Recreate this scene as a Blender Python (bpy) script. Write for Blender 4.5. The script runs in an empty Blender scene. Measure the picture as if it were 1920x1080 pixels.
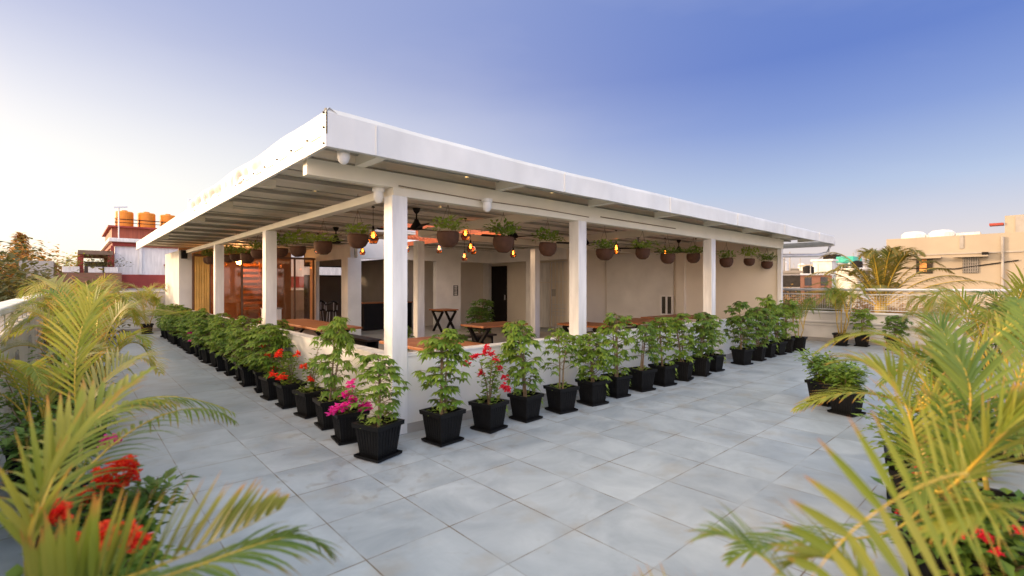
import bpy, math, random
from mathutils import Vector, Matrix
R = math.radians
random.seed(7)
SC = bpy.context.scene
COL = SC.collection

# ------------------------------------------------------------------ camera
VX, VY = 0.6722, 0.7403            # view direction on the ground plan
CAM = Vector((-2.50, -4.56, 1.55)); FPX = 908.0
cd = bpy.data.cameras.new('camera'); cam = bpy.data.objects.new('camera', cd); COL.objects.link(cam)
cam.location = CAM
cam.rotation_euler = (R(90), 0, math.atan2(VY, VX) - R(90))
cd.sensor_width = 36; cd.lens = 36 * FPX / 1920; cd.shift_y = -6 / 1920
cd.clip_start = 0.05; cd.clip_end = 3000
SC.camera = cam
cd.dof.use_dof = True; cd.dof.focus_distance = 8.5; cd.dof.aperture_fstop = 1.4

# ------------------------------------------------------------------ sun and sky
SUN_DIR = Vector((-0.55, 0.835, 0)).normalized() * math.cos(R(12)); SUN_DIR.z = math.sin(R(12))
ld = bpy.data.lights.new('sun', 'SUN'); sun = bpy.data.objects.new('sun', ld); COL.objects.link(sun)
ld.energy = 2.4; ld.angle = R(5.0); ld.color = (1.0, 0.66, 0.38)
sun.rotation_euler = SUN_DIR.to_track_quat('Z', 'Y').to_euler()
w = bpy.data.worlds.new('World'); SC.world = w; w.use_nodes = True
nt = w.node_tree; N = nt.nodes; L = nt.links; N.clear()
def wn(t, **k):
    n = N.new(t)
    for a, b in k.items(): setattr(n, a, b)
    return n
out = wn('ShaderNodeOutputWorld'); bg = wn('ShaderNodeBackground'); bg2 = wn('ShaderNodeBackground'); add = wn('ShaderNodeAddShader')
sky = wn('ShaderNodeTexSky', sky_type='NISHITA', sun_disc=False, sun_elevation=R(12), sun_rotation=math.atan2(SUN_DIR.x, SUN_DIR.y))
bg2.inputs[1].default_value = 0.03; L.new(sky.outputs[0], bg2.inputs[0])
tc = wn('ShaderNodeTexCoord'); nrm = wn('ShaderNodeVectorMath', operation='NORMALIZE'); L.new(tc.outputs['Generated'], nrm.inputs[0])
sep = wn('ShaderNodeSeparateXYZ'); L.new(nrm.outputs[0], sep.inputs[0])
rmp = wn('ShaderNodeValToRGB'); L.new(sep.outputs[2], rmp.inputs[0])
def ramp(r, stops):
    e = r.color_ramp.elements
    while len(e) < len(stops): e.new(0.5)
    for i, (p, c) in enumerate(stops): e[i].position = p; e[i].color = (*c, 1)
ramp(rmp, [(0.0, (.50, .38, .35)), (0.06, (.46, .385, .40)), (0.17, (.27, .315, .45)), (0.28, (.13, .18, .40)), (0.38, (.068, .115, .355)), (0.51, (.085, .135, .37)), (0.64, (.52, .60, .62)), (1.0, (.74, .80, .80))])
dot = wn('ShaderNodeVectorMath', operation='DOT_PRODUCT'); L.new(nrm.outputs[0], dot.inputs[0]); dot.inputs[1].default_value = SUN_DIR
gl = wn('ShaderNodeMapRange', interpolation_type='SMOOTHSTEP'); L.new(dot.outputs['Value'], gl.inputs[0])
gl.inputs[1].default_value = -0.25; gl.inputs[2].default_value = 0.92
cn = wn('ShaderNodeTexNoise'); cn.inputs['Scale'].default_value = 1.6; cn.inputs['Detail'].default_value = 5
mpn = wn('ShaderNodeMapping'); mpn.inputs['Scale'].default_value = (1, 1, 3.5); L.new(nrm.outputs[0], mpn.inputs[0]); L.new(mpn.outputs[0], cn.inputs['Vector'])
cr = wn('ShaderNodeMapRange'); L.new(cn.outputs[0], cr.inputs[0]); cr.inputs[1].default_value = .45; cr.inputs[2].default_value = .8; cr.inputs[4].default_value = .16
mxc = wn('ShaderNodeMix', data_type='RGBA'); L.new(cr.outputs[0], mxc.inputs[0]); L.new(rmp.outputs[0], mxc.inputs[6]); mxc.inputs[7].default_value = (.52, .50, .58, 1)
ge = wn('ShaderNodeMapRange', interpolation_type='SMOOTHSTEP'); L.new(sep.outputs[2], ge.inputs[0]); ge.inputs[1].default_value = .10; ge.inputs[2].default_value = .50; ge.inputs[3].default_value = 1; ge.inputs[4].default_value = .30
gm = wn('ShaderNodeMath', operation='MULTIPLY'); L.new(gl.outputs[0], gm.inputs[0]); L.new(ge.outputs[0], gm.inputs[1])
mx = wn('ShaderNodeMix', data_type='RGBA'); L.new(gm.outputs[0], mx.inputs[0]); L.new(mxc.outputs[2], mx.inputs[6]); mx.inputs[7].default_value = (.60, .555, .51, 1)
g2 = wn('ShaderNodeMapRange', interpolation_type='SMOOTHSTEP'); L.new(dot.outputs['Value'], g2.inputs[0])
g2.inputs[1].default_value = 0.89; g2.inputs[2].default_value = 1.0; g2.inputs[3].default_value = 1.0; g2.inputs[4].default_value = 6.0
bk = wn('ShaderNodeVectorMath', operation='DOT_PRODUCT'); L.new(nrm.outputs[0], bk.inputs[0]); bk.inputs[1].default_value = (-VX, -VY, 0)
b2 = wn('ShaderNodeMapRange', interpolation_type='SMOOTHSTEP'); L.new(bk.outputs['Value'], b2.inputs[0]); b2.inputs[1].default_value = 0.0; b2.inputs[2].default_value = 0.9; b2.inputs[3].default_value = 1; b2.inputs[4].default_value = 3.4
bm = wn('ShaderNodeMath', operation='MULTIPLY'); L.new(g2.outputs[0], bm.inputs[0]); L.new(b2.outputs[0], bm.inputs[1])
wm = wn('ShaderNodeMapRange', interpolation_type='SMOOTHSTEP'); L.new(dot.outputs['Value'], wm.inputs[0]); wm.inputs[1].default_value = .87; wm.inputs[2].default_value = .97
mw = wn('ShaderNodeMix', data_type='RGBA'); L.new(wm.outputs[0], mw.inputs[0]); L.new(mx.outputs[2], mw.inputs[6]); mw.inputs[7].default_value = (.80, .52, .30, 1)
# the sunset glow spreads along the western sky
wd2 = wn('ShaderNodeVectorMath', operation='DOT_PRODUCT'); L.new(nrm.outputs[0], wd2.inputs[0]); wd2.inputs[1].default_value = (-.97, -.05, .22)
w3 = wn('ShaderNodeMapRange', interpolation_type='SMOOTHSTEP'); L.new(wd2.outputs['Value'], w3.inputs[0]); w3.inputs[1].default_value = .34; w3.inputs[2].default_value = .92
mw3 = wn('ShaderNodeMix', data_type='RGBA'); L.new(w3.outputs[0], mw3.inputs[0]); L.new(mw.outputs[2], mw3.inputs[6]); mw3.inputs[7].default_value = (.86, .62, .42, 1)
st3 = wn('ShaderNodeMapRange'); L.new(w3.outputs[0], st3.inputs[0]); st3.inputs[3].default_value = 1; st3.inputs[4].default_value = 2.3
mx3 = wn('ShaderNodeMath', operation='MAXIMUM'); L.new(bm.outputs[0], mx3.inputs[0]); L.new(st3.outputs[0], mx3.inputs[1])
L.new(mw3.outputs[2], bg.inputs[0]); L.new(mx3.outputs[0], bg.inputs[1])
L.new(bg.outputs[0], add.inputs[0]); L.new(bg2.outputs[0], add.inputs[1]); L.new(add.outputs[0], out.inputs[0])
vs = SC.view_settings; vs.view_transform = 'Standard'; vs.look = 'None'; vs.exposure = 0.5; vs.gamma = 1
SC.cycles.use_denoising = True; SC.cycles.max_bounces = 8; SC.cycles.diffuse_bounces = 5; SC.cycles.transparent_max_bounces = 12
SC.cycles.sample_clamp_indirect = 6
SC.cycles.caustics_reflective = False; SC.cycles.caustics_refractive = False

# ------------------------------------------------------------------ helpers
def at(px, py, d):
    """point at depth d (metres along the view) under a pixel of the 1920 px photograph, for measuring"""
    v = Vector((VX, VY, 0)); r = Vector((VY, -VX, 0))
    return CAM + d * (v + (px - 960) / FPX * r + Vector((0, 0, -(py - 534) / FPX)))
def hit(px, py, ax, c):
    q = at(px, py, 1.0) - CAM
    return CAM + q * ((c - CAM[ax]) / q[ax])
def yat(px, x): return hit(px, 500, 0, x).y
def xat(px, y): return hit(px, 500, 1, y).x

class MB:
    def __init__(s): s.v = []; s.f = []; s.t = None
    def quad(s, *p):
        i = len(s.v); s.v += [tuple(q) for q in p]; s.f.append(tuple(range(i, i + len(p))))
    def box(s, x0, x1, y0, y1, z0, z1):
        i = len(s.v)
        s.v += [(x, y, z) for z in (z0, z1) for x, y in ((x0, y0), (x1, y0), (x1, y1), (x0, y1))]
        s.f += [(i, i+3, i+2, i+1), (i+4, i+5, i+6, i+7), (i, i+1, i+5, i+4), (i+1, i+2, i+6, i+5), (i+2, i+3, i+7, i+6), (i+3, i, i+4, i+7)]
        return s
    def bar(s, a, b, w, h=None, up=(0, 0, 1)):
        a = Vector(a); b = Vector(b); h = h or w; t = (b - a).normalized(); u = Vector(up)
        if abs(t.dot(u)) > .99: u = Vector((1, 0, 0))
        sd = t.cross(u).normalized(); u = sd.cross(t).normalized(); i = len(s.v)
        for p in (a, b):
            for q, r in ((-1, -1), (1, -1), (1, 1), (-1, 1)): s.v.append(tuple(p + sd * q * w / 2 + u * r * h / 2))
        s.f += [(i+3, i+2, i+1, i), (i+4, i+5, i+6, i+7), (i, i+1, i+5, i+4), (i+1, i+2, i+6, i+5), (i+2, i+3, i+7, i+6), (i+3, i, i+4, i+7)]
        return s
    def tube(s, pts, rad, n=8, cap=True):
        pts = [Vector(p) for p in pts]; k = len(pts); rr = rad if isinstance(rad, (list, tuple)) else [rad] * k
        rings = []
        for j, p in enumerate(pts):
            t = (pts[min(j + 1, k - 1)] - pts[max(j - 1, 0)]).normalized()
            u = Vector((0, 0, 1)) if abs(t.z) < .9 else Vector((1, 0, 0))
            a = t.cross(u).normalized(); b = a.cross(t).normalized(); i = len(s.v)
            for q in range(n):
                an = 2 * math.pi * q / n; s.v.append(tuple(p + (a * math.cos(an) + b * math.sin(an)) * rr[j]))
            rings.append(i)
        for i0, i1 in zip(rings, rings[1:]):
            for q in range(n): s.f.append((i0 + q, i1 + q, i1 + (q + 1) % n, i0 + (q + 1) % n))
        if cap: s.f.append(tuple(rings[0] + q for q in range(n))); s.f.append(tuple(rings[-1] + q for q in reversed(range(n))))
        return s
    def lathe(s, prof, n=20, c=(0, 0, 0)):
        rings = []
        for r, z in prof:
            i = len(s.v); rings.append(i)
            for q in range(n):
                an = 2 * math.pi * q / n; s.v.append((c[0] + r * math.cos(an), c[1] + r * math.sin(an), c[2] + z))
        for i0, i1 in zip(rings, rings[1:]):
            for q in range(n): s.f.append((i0 + q, i0 + (q + 1) % n, i1 + (q + 1) % n, i1 + q))
        return s
    def frus(s, w0, z0, w1, z1, cap=True):
        i = len(s.v)
        for ww, z in ((w0, z0), (w1, z1)):
            h = ww / 2; s.v += [(-h, -h, z), (h, -h, z), (h, h, z), (-h, h, z)]
        s.f += [(i, i+1, i+5, i+4), (i+1, i+2, i+6, i+5), (i+2, i+3, i+7, i+6), (i+3, i, i+4, i+7)]
        if cap: s.f += [(i+3, i+2, i+1, i), (i+4, i+5, i+6, i+7)]
        return s
    def mesh(s, name, m, smooth=False):
        me = bpy.data.meshes.new(name); me.from_pydata(s.v, [], s.f); me.materials.append(m)
        if s.t:
            a = me.attributes.new('tip', 'FLOAT', 'POINT'); a.data.foreach_set('value', s.t)
        if smooth: me.polygons.foreach_set('use_smooth', [True] * len(me.polygons))
        me.update(); return me
    def build(s, name, m, parent=None, smooth=False, bevel=0):
        o = bpy.data.objects.new(name, s.mesh(name, m, smooth)); COL.objects.link(o)
        if parent: o.parent = parent
        if bevel:
            b = o.modifiers.new('bevel', 'BEVEL'); b.width = bevel; b.segments = 2; b.limit_method = 'ANGLE'
        return o

def tag(o, label=None, cat=None, group=None, kind=None):
    if label: o['label'] = label
    if cat: o['category'] = cat
    if group: o['group'] = group
    if kind: o['kind'] = kind
    return o
def empty(name, loc=(0, 0, 0), rz=0):
    o = bpy.data.objects.new(name, None); COL.objects.link(o); o.location = loc; o.rotation_euler = (0, 0, rz); o.empty_display_size = .1
    return o
def link_mesh(name, me, parent=None):
    o = bpy.data.objects.new(name, me); COL.objects.link(o); o.parent = parent
    return o
def copy_tree(o, parent=None):
    c = o.copy(); COL.objects.link(c); c.parent = parent
    for ch in o.children: copy_tree(ch, c)
    return c

# ------------------------------------------------------------------ materials
def mat(name, col, rough=.6, var=.12, scale=4.0, metal=0, bump=0, bscale=60, col2=None, detail=6, stretch=None, spec=.5, emit=None):
    m = bpy.data.materials.new(name); m.use_nodes = True; nt = m.node_tree; b = nt.nodes['Principled BSDF']; nd = nt.nodes; lk = nt.links
    b.inputs['Roughness'].default_value = rough; b.inputs['Metallic'].default_value = metal; b.inputs['Specular IOR Level'].default_value = spec
    tc = nd.new('ShaderNodeTexCoord'); mp = nd.new('ShaderNodeMapping'); lk.new(tc.outputs['Object'], mp.inputs[0])
    if stretch: mp.inputs['Scale'].default_value = stretch
    n = nd.new('ShaderNodeTexNoise'); n.inputs['Scale'].default_value = scale; n.inputs['Detail'].default_value = detail; lk.new(mp.outputs[0], n.inputs['Vector'])
    c = nd.new('ShaderNodeValToRGB'); lk.new(n.outputs[0], c.inputs[0])
    d = col2 or tuple(x * (1 - var) for x in col); l = tuple(min(1, x * (1 + var * .6)) for x in col) if not col2 else col
    c.color_ramp.elements[0].position = .32; c.color_ramp.elements[1].position = .68
    c.color_ramp.elements[0].color = (*d, 1); c.color_ramp.elements[1].color = (*l, 1); lk.new(c.outputs[0], b.inputs['Base Color'])
    if bump:
        n2 = nd.new('ShaderNodeTexNoise'); n2.inputs['Scale'].default_value = bscale; n2.inputs['Detail'].default_value = 4; lk.new(mp.outputs[0], n2.inputs['Vector'])
        bp = nd.new('ShaderNodeBump'); bp.inputs['Strength'].default_value = bump; bp.inputs['Distance'].default_value = .01
        lk.new(n2.outputs[0], bp.inputs['Height']); lk.new(bp.outputs[0], b.inputs['Normal'])
    if emit:
        b.inputs['Emission Color'].default_value = (*emit[0], 1); b.inputs['Emission Strength'].default_value = emit[1]
    return m
def leafmat(name, a, b_, tip=None, trans=.4, rough=.45):
    """leaf shader: colour varies leaf by leaf, optional dry tips, part of the light passes through"""
    m = bpy.data.materials.new(name); m.use_nodes = True; nt = m.node_tree; nd = nt.nodes; lk = nt.links; b = nd['Principled BSDF']; o = nd['Material Output']
    g = nd.new('ShaderNodeNewGeometry'); mx = nd.new('ShaderNodeMix'); mx.data_type = 'RGBA'; lk.new(g.outputs['Random Per Island'], mx.inputs[0])
    mx.inputs[6].default_value = (*a, 1); mx.inputs[7].default_value = (*b_, 1); cur = mx.outputs[2]
    if tip:
        at_ = nd.new('ShaderNodeAttribute'); at_.attribute_name = 'tip'
        mr = nd.new('ShaderNodeMapRange'); mr.inputs[1].default_value = .72; mr.inputs[2].default_value = 1.0; lk.new(at_.outputs['Fac'], mr.inputs[0])
        m2 = nd.new('ShaderNodeMix'); m2.data_type = 'RGBA'; lk.new(mr.outputs[0], m2.inputs[0]); lk.new(cur, m2.inputs[6]); m2.inputs[7].default_value = (*tip, 1); cur = m2.outputs[2]
    lk.new(cur, b.inputs['Base Color']); b.inputs['Roughness'].default_value = rough; b.inputs['Specular IOR Level'].default_value = .35
    t = nd.new('ShaderNodeBsdfTranslucent'); hs = nd.new('ShaderNodeHueSaturation'); hs.inputs['Value'].default_value = 1.5; hs.inputs['Hue'].default_value = .49; lk.new(cur, hs.inputs['Color']); lk.new(hs.outputs[0], t.inputs[0])
    ms = nd.new('ShaderNodeMixShader'); ms.inputs[0].default_value = trans; lk.new(b.outputs[0], ms.inputs[1]); lk.new(t.outputs[0], ms.inputs[2]); lk.new(ms.outputs[0], o.inputs[0])
    return m
def woodmat(name, a, b_, scale=3, stretch=(1, 12, 12), rough=.35):
    m = mat(name, a, rough, scale=scale, col2=b_, stretch=stretch, bump=.08, bscale=8); return m
WHITE = mat('white_paint', (.82, .81, .79), .5, .16, 2.4, bump=.05, bscale=25, stretch=(4, 4, .6))
PLASTER = mat('white_plaster', (.79, .78, .75), .75, .10, 1.6, bump=.12, bscale=40)
PLAST_L = mat('weathered_plaster', (.70, .68, .65), .8, .16, 1.6, bump=.2, bscale=30)
SHEET = mat('white_sheet_metal', (.72, .735, .745), .38, .12, 1.6, bump=.14, bscale=2.2, stretch=(1.5, 1.5, 1))
CEIL = mat('ceiling_panel', (.76, .72, .64), .5, .10, 1.1, stretch=(.4, 3, 1))
RAFT = mat('cream_steel', (.84, .79, .68), .5, .07, 2)
METAL = mat('galvanised_rail', (.68, .69, .72), .45, .08, 5, metal=.3)
BLACKP = mat('black_planter_plastic', (.007, .007, .0075), .55, .25, 8, bump=.1, bscale=90, spec=.22)
SOIL = mat('soil', (.07, .045, .03), .95, .4, 30, bump=.6, bscale=50)
COIR = mat('brown_bowl', (.085, .036, .018), .85, .25, 14, bump=.35, bscale=45)
BLACK = mat('black_metal', (.012, .010, .010), .65, .2, 5, spec=.2)
CORD = mat('grey_cord', (.22, .17, .12), .8)
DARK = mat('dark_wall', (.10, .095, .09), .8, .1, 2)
KIT = mat('grey_kitchen_wall', (.20, .19, .17), .8, .1, 2)
INFLOOR = mat('dining_floor', (.44, .40, .35), .35, .15, 2)
TANW = mat('cream_wall', (.80, .735, .63), .75, .06, 1.2)
WOODT = woodmat('teak_table', (.50, .17, .045), (.27, .09, .028), rough=.45)
SLATREFL = woodmat('sunset_reflection_slat', (.60, .26, .08), (.38, .14, .04))  # orange of the reflected sunset put into the slat colour
REDROOF = mat('red_roof_tile', (.50, .13, .055), .9, .3, 6, bump=.4, bscale=20, stretch=(1, 3, 1))
REDP = mat('red_paint', (.34, .055, .04), .7, .2, 1.5)
REDM = mat('rust_red_sheet', (.36, .09, .045), .7, .25, 2, stretch=(6, 6, .3))
ORANGE = mat('orange_plastic', (.80, .27, .02), .5, .15, 3)
TANB = mat('tan_render', (.42, .365, .29), .85, .10, .5, bump=.1, bscale=8)
CONC = mat('grey_concrete', (.40, .38, .36), .9, .2, 1.5, bump=.2)
TRUNK = mat('bark', (.20, .14, .09), .9, .35, 9, bump=.6, bscale=30)
CANE = mat('yellow_green_cane', (.42, .30, .06), .5, .35, 6, stretch=(1, 1, 4))
STALK = mat('yellow_palm_stalk', (.62, .42, .05), .45, .25, 5)
STEMB = mat('shrub_stem', (.24, .17, .10), .85, .3, 20)
L_SHRUB = leafmat('shrub_leaf', (.10, .20, .03), (.25, .34, .05), trans=.35)
L_DARK = leafmat('dark_leaf', (.07, .15, .03), (.17, .26, .04), trans=.3)
L_LIME = leafmat('lime_leaf', (.20, .32, .05), (.36, .44, .09), trans=.4)
L_PALM = leafmat('palm_leaf', (.19, .25, .03), (.36, .35, .06), tip=(.50, .20, .05), trans=.45)
L_PALMG = leafmat('green_palm_leaf', (.10, .18, .035), (.22, .28, .05), tip=(.36, .22, .08), trans=.4)
L_DRY = leafmat('dry_palm_leaf', (.36, .34, .12), (.27, .29, .09), tip=(.50, .30, .16), trans=.4)
L_COCO = leafmat('coconut_leaf', (.10, .13, .03), (.26, .20, .04), tip=(.40, .20, .05), trans=.35)
L_TREE = leafmat('tree_leaf', (.07, .085, .025), (.17, .14, .04), trans=.35)
L_TREESUN = leafmat('sunlit_tree_leaf', (.28, .16, .04), (.46, .28, .08), trans=.5)  # golden sunlight put into the leaf colour
F_RED = leafmat('red_bract', (.75, .03, .015), (.85, .12, .03), trans=.3, rough=.7)
F_CRIM = leafmat('crimson_bract', (.60, .01, .03), (.80, .04, .06), trans=.3, rough=.7)
F_MAG = leafmat('magenta_bract', (.70, .02, .30), (.85, .08, .48), trans=.35, rough=.7)
F_PUR = leafmat('purple_bract', (.30, .03, .22), (.45, .08, .35), trans=.3, rough=.7)
TEAL = mat('teal_canopy', (.05, .45, .35), .5)
def glass(name, col, rough=.05, alpha=.3):
    m = bpy.data.materials.new(name); m.use_nodes = True; nt = m.node_tree; nd = nt.nodes; lk = nt.links; nd.clear()
    o = nd.new('ShaderNodeOutputMaterial'); tr = nd.new('ShaderNodeBsdfTransparent'); tr.inputs[0].default_value = (*col, 1)
    g = nd.new('ShaderNodeBsdfGlossy'); g.inputs['Roughness'].default_value = rough; g.inputs[0].default_value = (.9, .9, .9, 1)
    fr = nd.new('ShaderNodeLayerWeight'); fr.inputs[0].default_value = .35; mt = nd.new('ShaderNodeMath'); mt.operation = 'MULTIPLY_ADD'; mt.inputs[1].default_value = .45; mt.inputs[2].default_value = alpha
    lk.new(fr.outputs['Fresnel'], mt.inputs[0]); mx = nd.new('ShaderNodeMixShader'); lk.new(mt.outputs[0], mx.inputs[0]); lk.new(tr.outputs[0], mx.inputs[1]); lk.new(g.outputs[0], mx.inputs[2]); lk.new(mx.outputs[0], o.inputs[0])
    return m
GLASS = glass('window_glass', (.92, .78, .66), .04, .03)
CLEAR = glass('clear_glass', (.95, .95, .95), .04, .04)
AMBER = glass('amber_glass', (.85, .34, .09), .08, .12)
BULB = mat('lit_bulb', (1, .6, .2), .5, emit=((1, .50, .14), 22))
SPOT = mat('lit_spot', (1, .7, .3), .5, emit=((1, .60, .18), 5))
WINPANE = mat('dark_pane', (.05, .045, .04), .15, .3, 3)

def tilemat():
    m = bpy.data.materials.new('terrace_tiles'); m.use_nodes = True; nt = m.node_tree; nd = nt.nodes; lk = nt.links; b = nd['Principled BSDF']
    tc = nd.new('ShaderNodeTexCoord'); mp = nd.new('ShaderNodeMapping'); mp.inputs['Location'].default_value = (1.84 + .565 * 40, 3.12 + .565 * 40, 0); lk.new(tc.outputs['Object'], mp.inputs[0])
    wob = nd.new('ShaderNodeTexNoise'); wob.inputs['Scale'].default_value = 7; lk.new(tc.outputs['Object'], wob.inputs['Vector'])
    def brick(sz):
        br = nd.new('ShaderNodeTexBrick'); br.offset = 0; br.inputs['Scale'].default_value = 1; br.inputs['Brick Width'].default_value = .565; br.inputs['Row Height'].default_value = .565
        br.inputs['Mortar Size'].default_value = sz; br.inputs['Mortar Smooth'].default_value = .3; br.inputs['Bias'].default_value = 0
        br.inputs['Color1'].default_value = (0, 0, 0, 1); br.inputs['Color2'].default_value = (1, 1, 1, 1); lk.new(mp.outputs[0], br.inputs['Vector']); return br
    br = brick(.005)
    n1 = nd.new('ShaderNodeTexNoise'); n1.inputs['Scale'].default_value = 1.7; n1.inputs['Detail'].default_value = 9; n1.inputs['Roughness'].default_value = .62; n1.inputs['Distortion'].default_value = .6
    mp2 = nd.new('ShaderNodeMapping'); lk.new(tc.outputs['Object'], mp2.inputs[0])
    va = nd.new('ShaderNodeVectorMath'); va.operation = 'MULTIPLY_ADD'; lk.new(br.outputs['Color'], va.inputs[0]); va.inputs[1].default_value = (5, 5, 0); lk.new(mp2.outputs[0], va.inputs[2]); lk.new(va.outputs[0], n1.inputs['Vector'])
    cr = nd.new('ShaderNodeValToRGB'); lk.new(n1.outputs[0], cr.inputs[0]); e = cr.color_ramp.elements
    e[0].position = .33; e[0].color = (.29, .335, .39, 1); e[1].position = .67; e[1].color = (.45, .50, .555, 1)
    tv = nd.new('ShaderNodeMix'); tv.data_type = 'RGBA'; tv.blend_type = 'MULTIPLY'; tv.inputs[0].default_value = .05; lk.new(cr.outputs[0], tv.inputs[6]); lk.new(br.outputs['Color'], tv.inputs[7])
    # dirt stains with shapes of their own
    n3 = nd.new('ShaderNodeTexNoise'); n3.inputs['Scale'].default_value = 2.6; n3.inputs['Detail'].default_value = 7; lk.new(tc.outputs['Object'], n3.inputs['Vector'])
    st = nd.new('ShaderNodeMapRange'); lk.new(n3.outputs[0], st.inputs[0]); st.inputs[1].default_value = .55; st.inputs[2].default_value = .75; st.inputs[4].default_value = .6
    m3 = nd.new('ShaderNodeMix'); m3.data_type = 'RGBA'; lk.new(st.outputs[0], m3.inputs[0]); lk.new(tv.outputs[2], m3.inputs[6]); m3.inputs[7].default_value = (.33, .31, .28, 1)
    # soil washed out round the pot rows
    sx = nd.new('ShaderNodeSeparateXYZ'); lk.new(tc.outputs['Object'], sx.inputs[0])
    def M(op, a, b_=0.0):
        n = nd.new('ShaderNodeMath'); n.operation = op
        for i_, v_ in enumerate((a, b_)):
            if isinstance(v_, (int, float)): n.inputs[i_].default_value = v_
            else: lk.new(v_, n.inputs[i_])
        return n.outputs[0]
    X, Y = sx.outputs[0], sx.outputs[1]
    da = M('MAXIMUM', M('ABSOLUTE', M('ADD', Y, .62)), M('SUBTRACT', -1.0, X)); db = M('MAXIMUM', M('ABSOLUTE', M('ADD', X, .52)), M('SUBTRACT', -1.0, Y))
    dm = M('MINIMUM', da, db); bd = nd.new('ShaderNodeMapRange'); lk.new(dm, bd.inputs[0]); bd.inputs[1].default_value = .12; bd.inputs[2].default_value = .62; bd.inputs[3].default_value = .13; bd.inputs[4].default_value = 0
    n5 = nd.new('ShaderNodeTexNoise'); n5.inputs['Scale'].default_value = 5.5; n5.inputs['Detail'].default_value = 8; n5.inputs['Distortion'].default_value = .8; lk.new(tc.outputs['Object'], n5.inputs['Vector'])
    s5 = nd.new('ShaderNodeMapRange'); lk.new(M('ADD', n5.outputs[0], bd.outputs[0]), s5.inputs[0]); s5.inputs[1].default_value = .655; s5.inputs[2].default_value = .80; s5.inputs[4].default_value = .4
    m5 = nd.new('ShaderNodeMix'); m5.data_type = 'RGBA'; lk.new(s5.outputs[0], m5.inputs[0]); lk.new(m3.outputs[2], m5.inputs[6]); m5.inputs[7].default_value = (.20, .165, .13, 1); m3 = m5
    # joints: brown, broken by noise
    n4 = nd.new('ShaderNodeTexNoise'); n4.inputs['Scale'].default_value = 3.1; n4.inputs['Detail'].default_value = 3; lk.new(tc.outputs['Object'], n4.inputs['Vector'])
    jr = nd.new('ShaderNodeMapRange'); lk.new(n4.outputs[0], jr.inputs[0]); jr.inputs[1].default_value = .38; jr.inputs[2].default_value = .6; jr.inputs[3].default_value = .10; jr.inputs[4].default_value = 1
    jm = nd.new('ShaderNodeMath'); jm.operation = 'MULTIPLY'; lk.new(br.outputs['Fac'], jm.inputs[0]); lk.new(jr.outputs[0], jm.inputs[1])
    m4 = nd.new('ShaderNodeMix'); m4.data_type = 'RGBA'; lk.new(jm.outputs[0], m4.inputs[0]); lk.new(m3.outputs[2], m4.inputs[6]); m4.inputs[7].default_value = (.17, .13, .095, 1)
    lk.new(m4.outputs[2], b.inputs['Base Color'])
    rr = nd.new('ShaderNodeMapRange'); lk.new(n1.outputs[0], rr.inputs[0]); rr.inputs[3].default_value = .28; rr.inputs[4].default_value = .55; lk.new(rr.outputs[0], b.inputs['Roughness'])
    bp = nd.new('ShaderNodeBump'); bp.inputs['Strength'].default_value = .25; bp.inputs['Distance'].default_value = .004; iv = nd.new('ShaderNodeMath'); iv.operation = 'SUBTRACT'; iv.inputs[0].default_value = 1; lk.new(br.outputs['Fac'], iv.inputs[1])
    lk.new(iv.outputs[0], bp.inputs['Height']); lk.new(bp.outputs[0], b.inputs['Normal'])
    return m
TILES = tilemat()

# ------------------------------------------------------------------ setting
GZ = -7.0
WX0, WX1, WY0, WY1 = -3.0, 12.7, -5.6, 15.45     # terrace walls
GROUNDM = mat('dusty_ground', (.22, .19, .13), .95, .35, .05)
g = MB().box(-700, 900, -500, 1100, GZ - 1, GZ).build('ground', GROUNDM); tag(g, kind='structure')
fl = MB().box(WX0 - .2, WX1 + .2, WY0 - .2, WY1 + .2, -.3, 0).build('terrace_floor', TILES); tag(fl, kind='structure')
lower = MB().box(WX0 - .2, WX1 + .2, WY0 - .2, WY1 + .2, GZ, -.305).build('lower_storeys', PLAST_L); tag(lower, 'off white storeys of the building under the roof terrace', 'building')

# terrace parapets: solid low walls with moulding, rails above
def parapet(name, label, axis, c, a0, a1, h, sgn, m=PLAST_L):
    """axis 'x': wall stands on plane x=c and runs in y. sgn: side of the terrace"""
    e = empty(name, (0, 0, 0)); tag(e, label, 'parapet wall')
    def bx(o0, o1, z0, z1, s=0):
        lo, hi = sorted((c + sgn * o0, c + sgn * o1)); k = MB()
        return k.box(lo, hi, a0 + s, a1 - s, z0, z1) if axis == 'x' else k.box(a0 + s, a1 - s, lo, hi, z0, z1)
    bx(-.15, 0, 0.0, h).build('wall_body', m, e)
    bx(.001, .02, .0, .11, .02).build('skirting', CONC, e)
    bx(.001, .045, .52, .575, .02).build('ledge', m, e, bevel=.01)
    bx(.001, .03, .44, .475, .03).build('ledge', m, e, bevel=.01)
    bx(-.17, .05, h + .001, h + .05, .01).build('coping', m, e, bevel=.012)
    return e
parapet('parapet_wall', 'white parapet wall with ledges below the mesh railing, right side of the terrace', 'x', WX1, WY0, WY1, .78, -1)
pb = parapet('parapet_wall', 'tall white back parapet wall beside the gold glass panel', 'y', WY1, WX0 + .01, WX1 - .2, 1.30, -1)
parapet('parapet_wall', 'front parapet wall of the terrace behind the near right palms', 'y', WY0, WX0 + .01, WX1 - .2, .78, 1)
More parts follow.
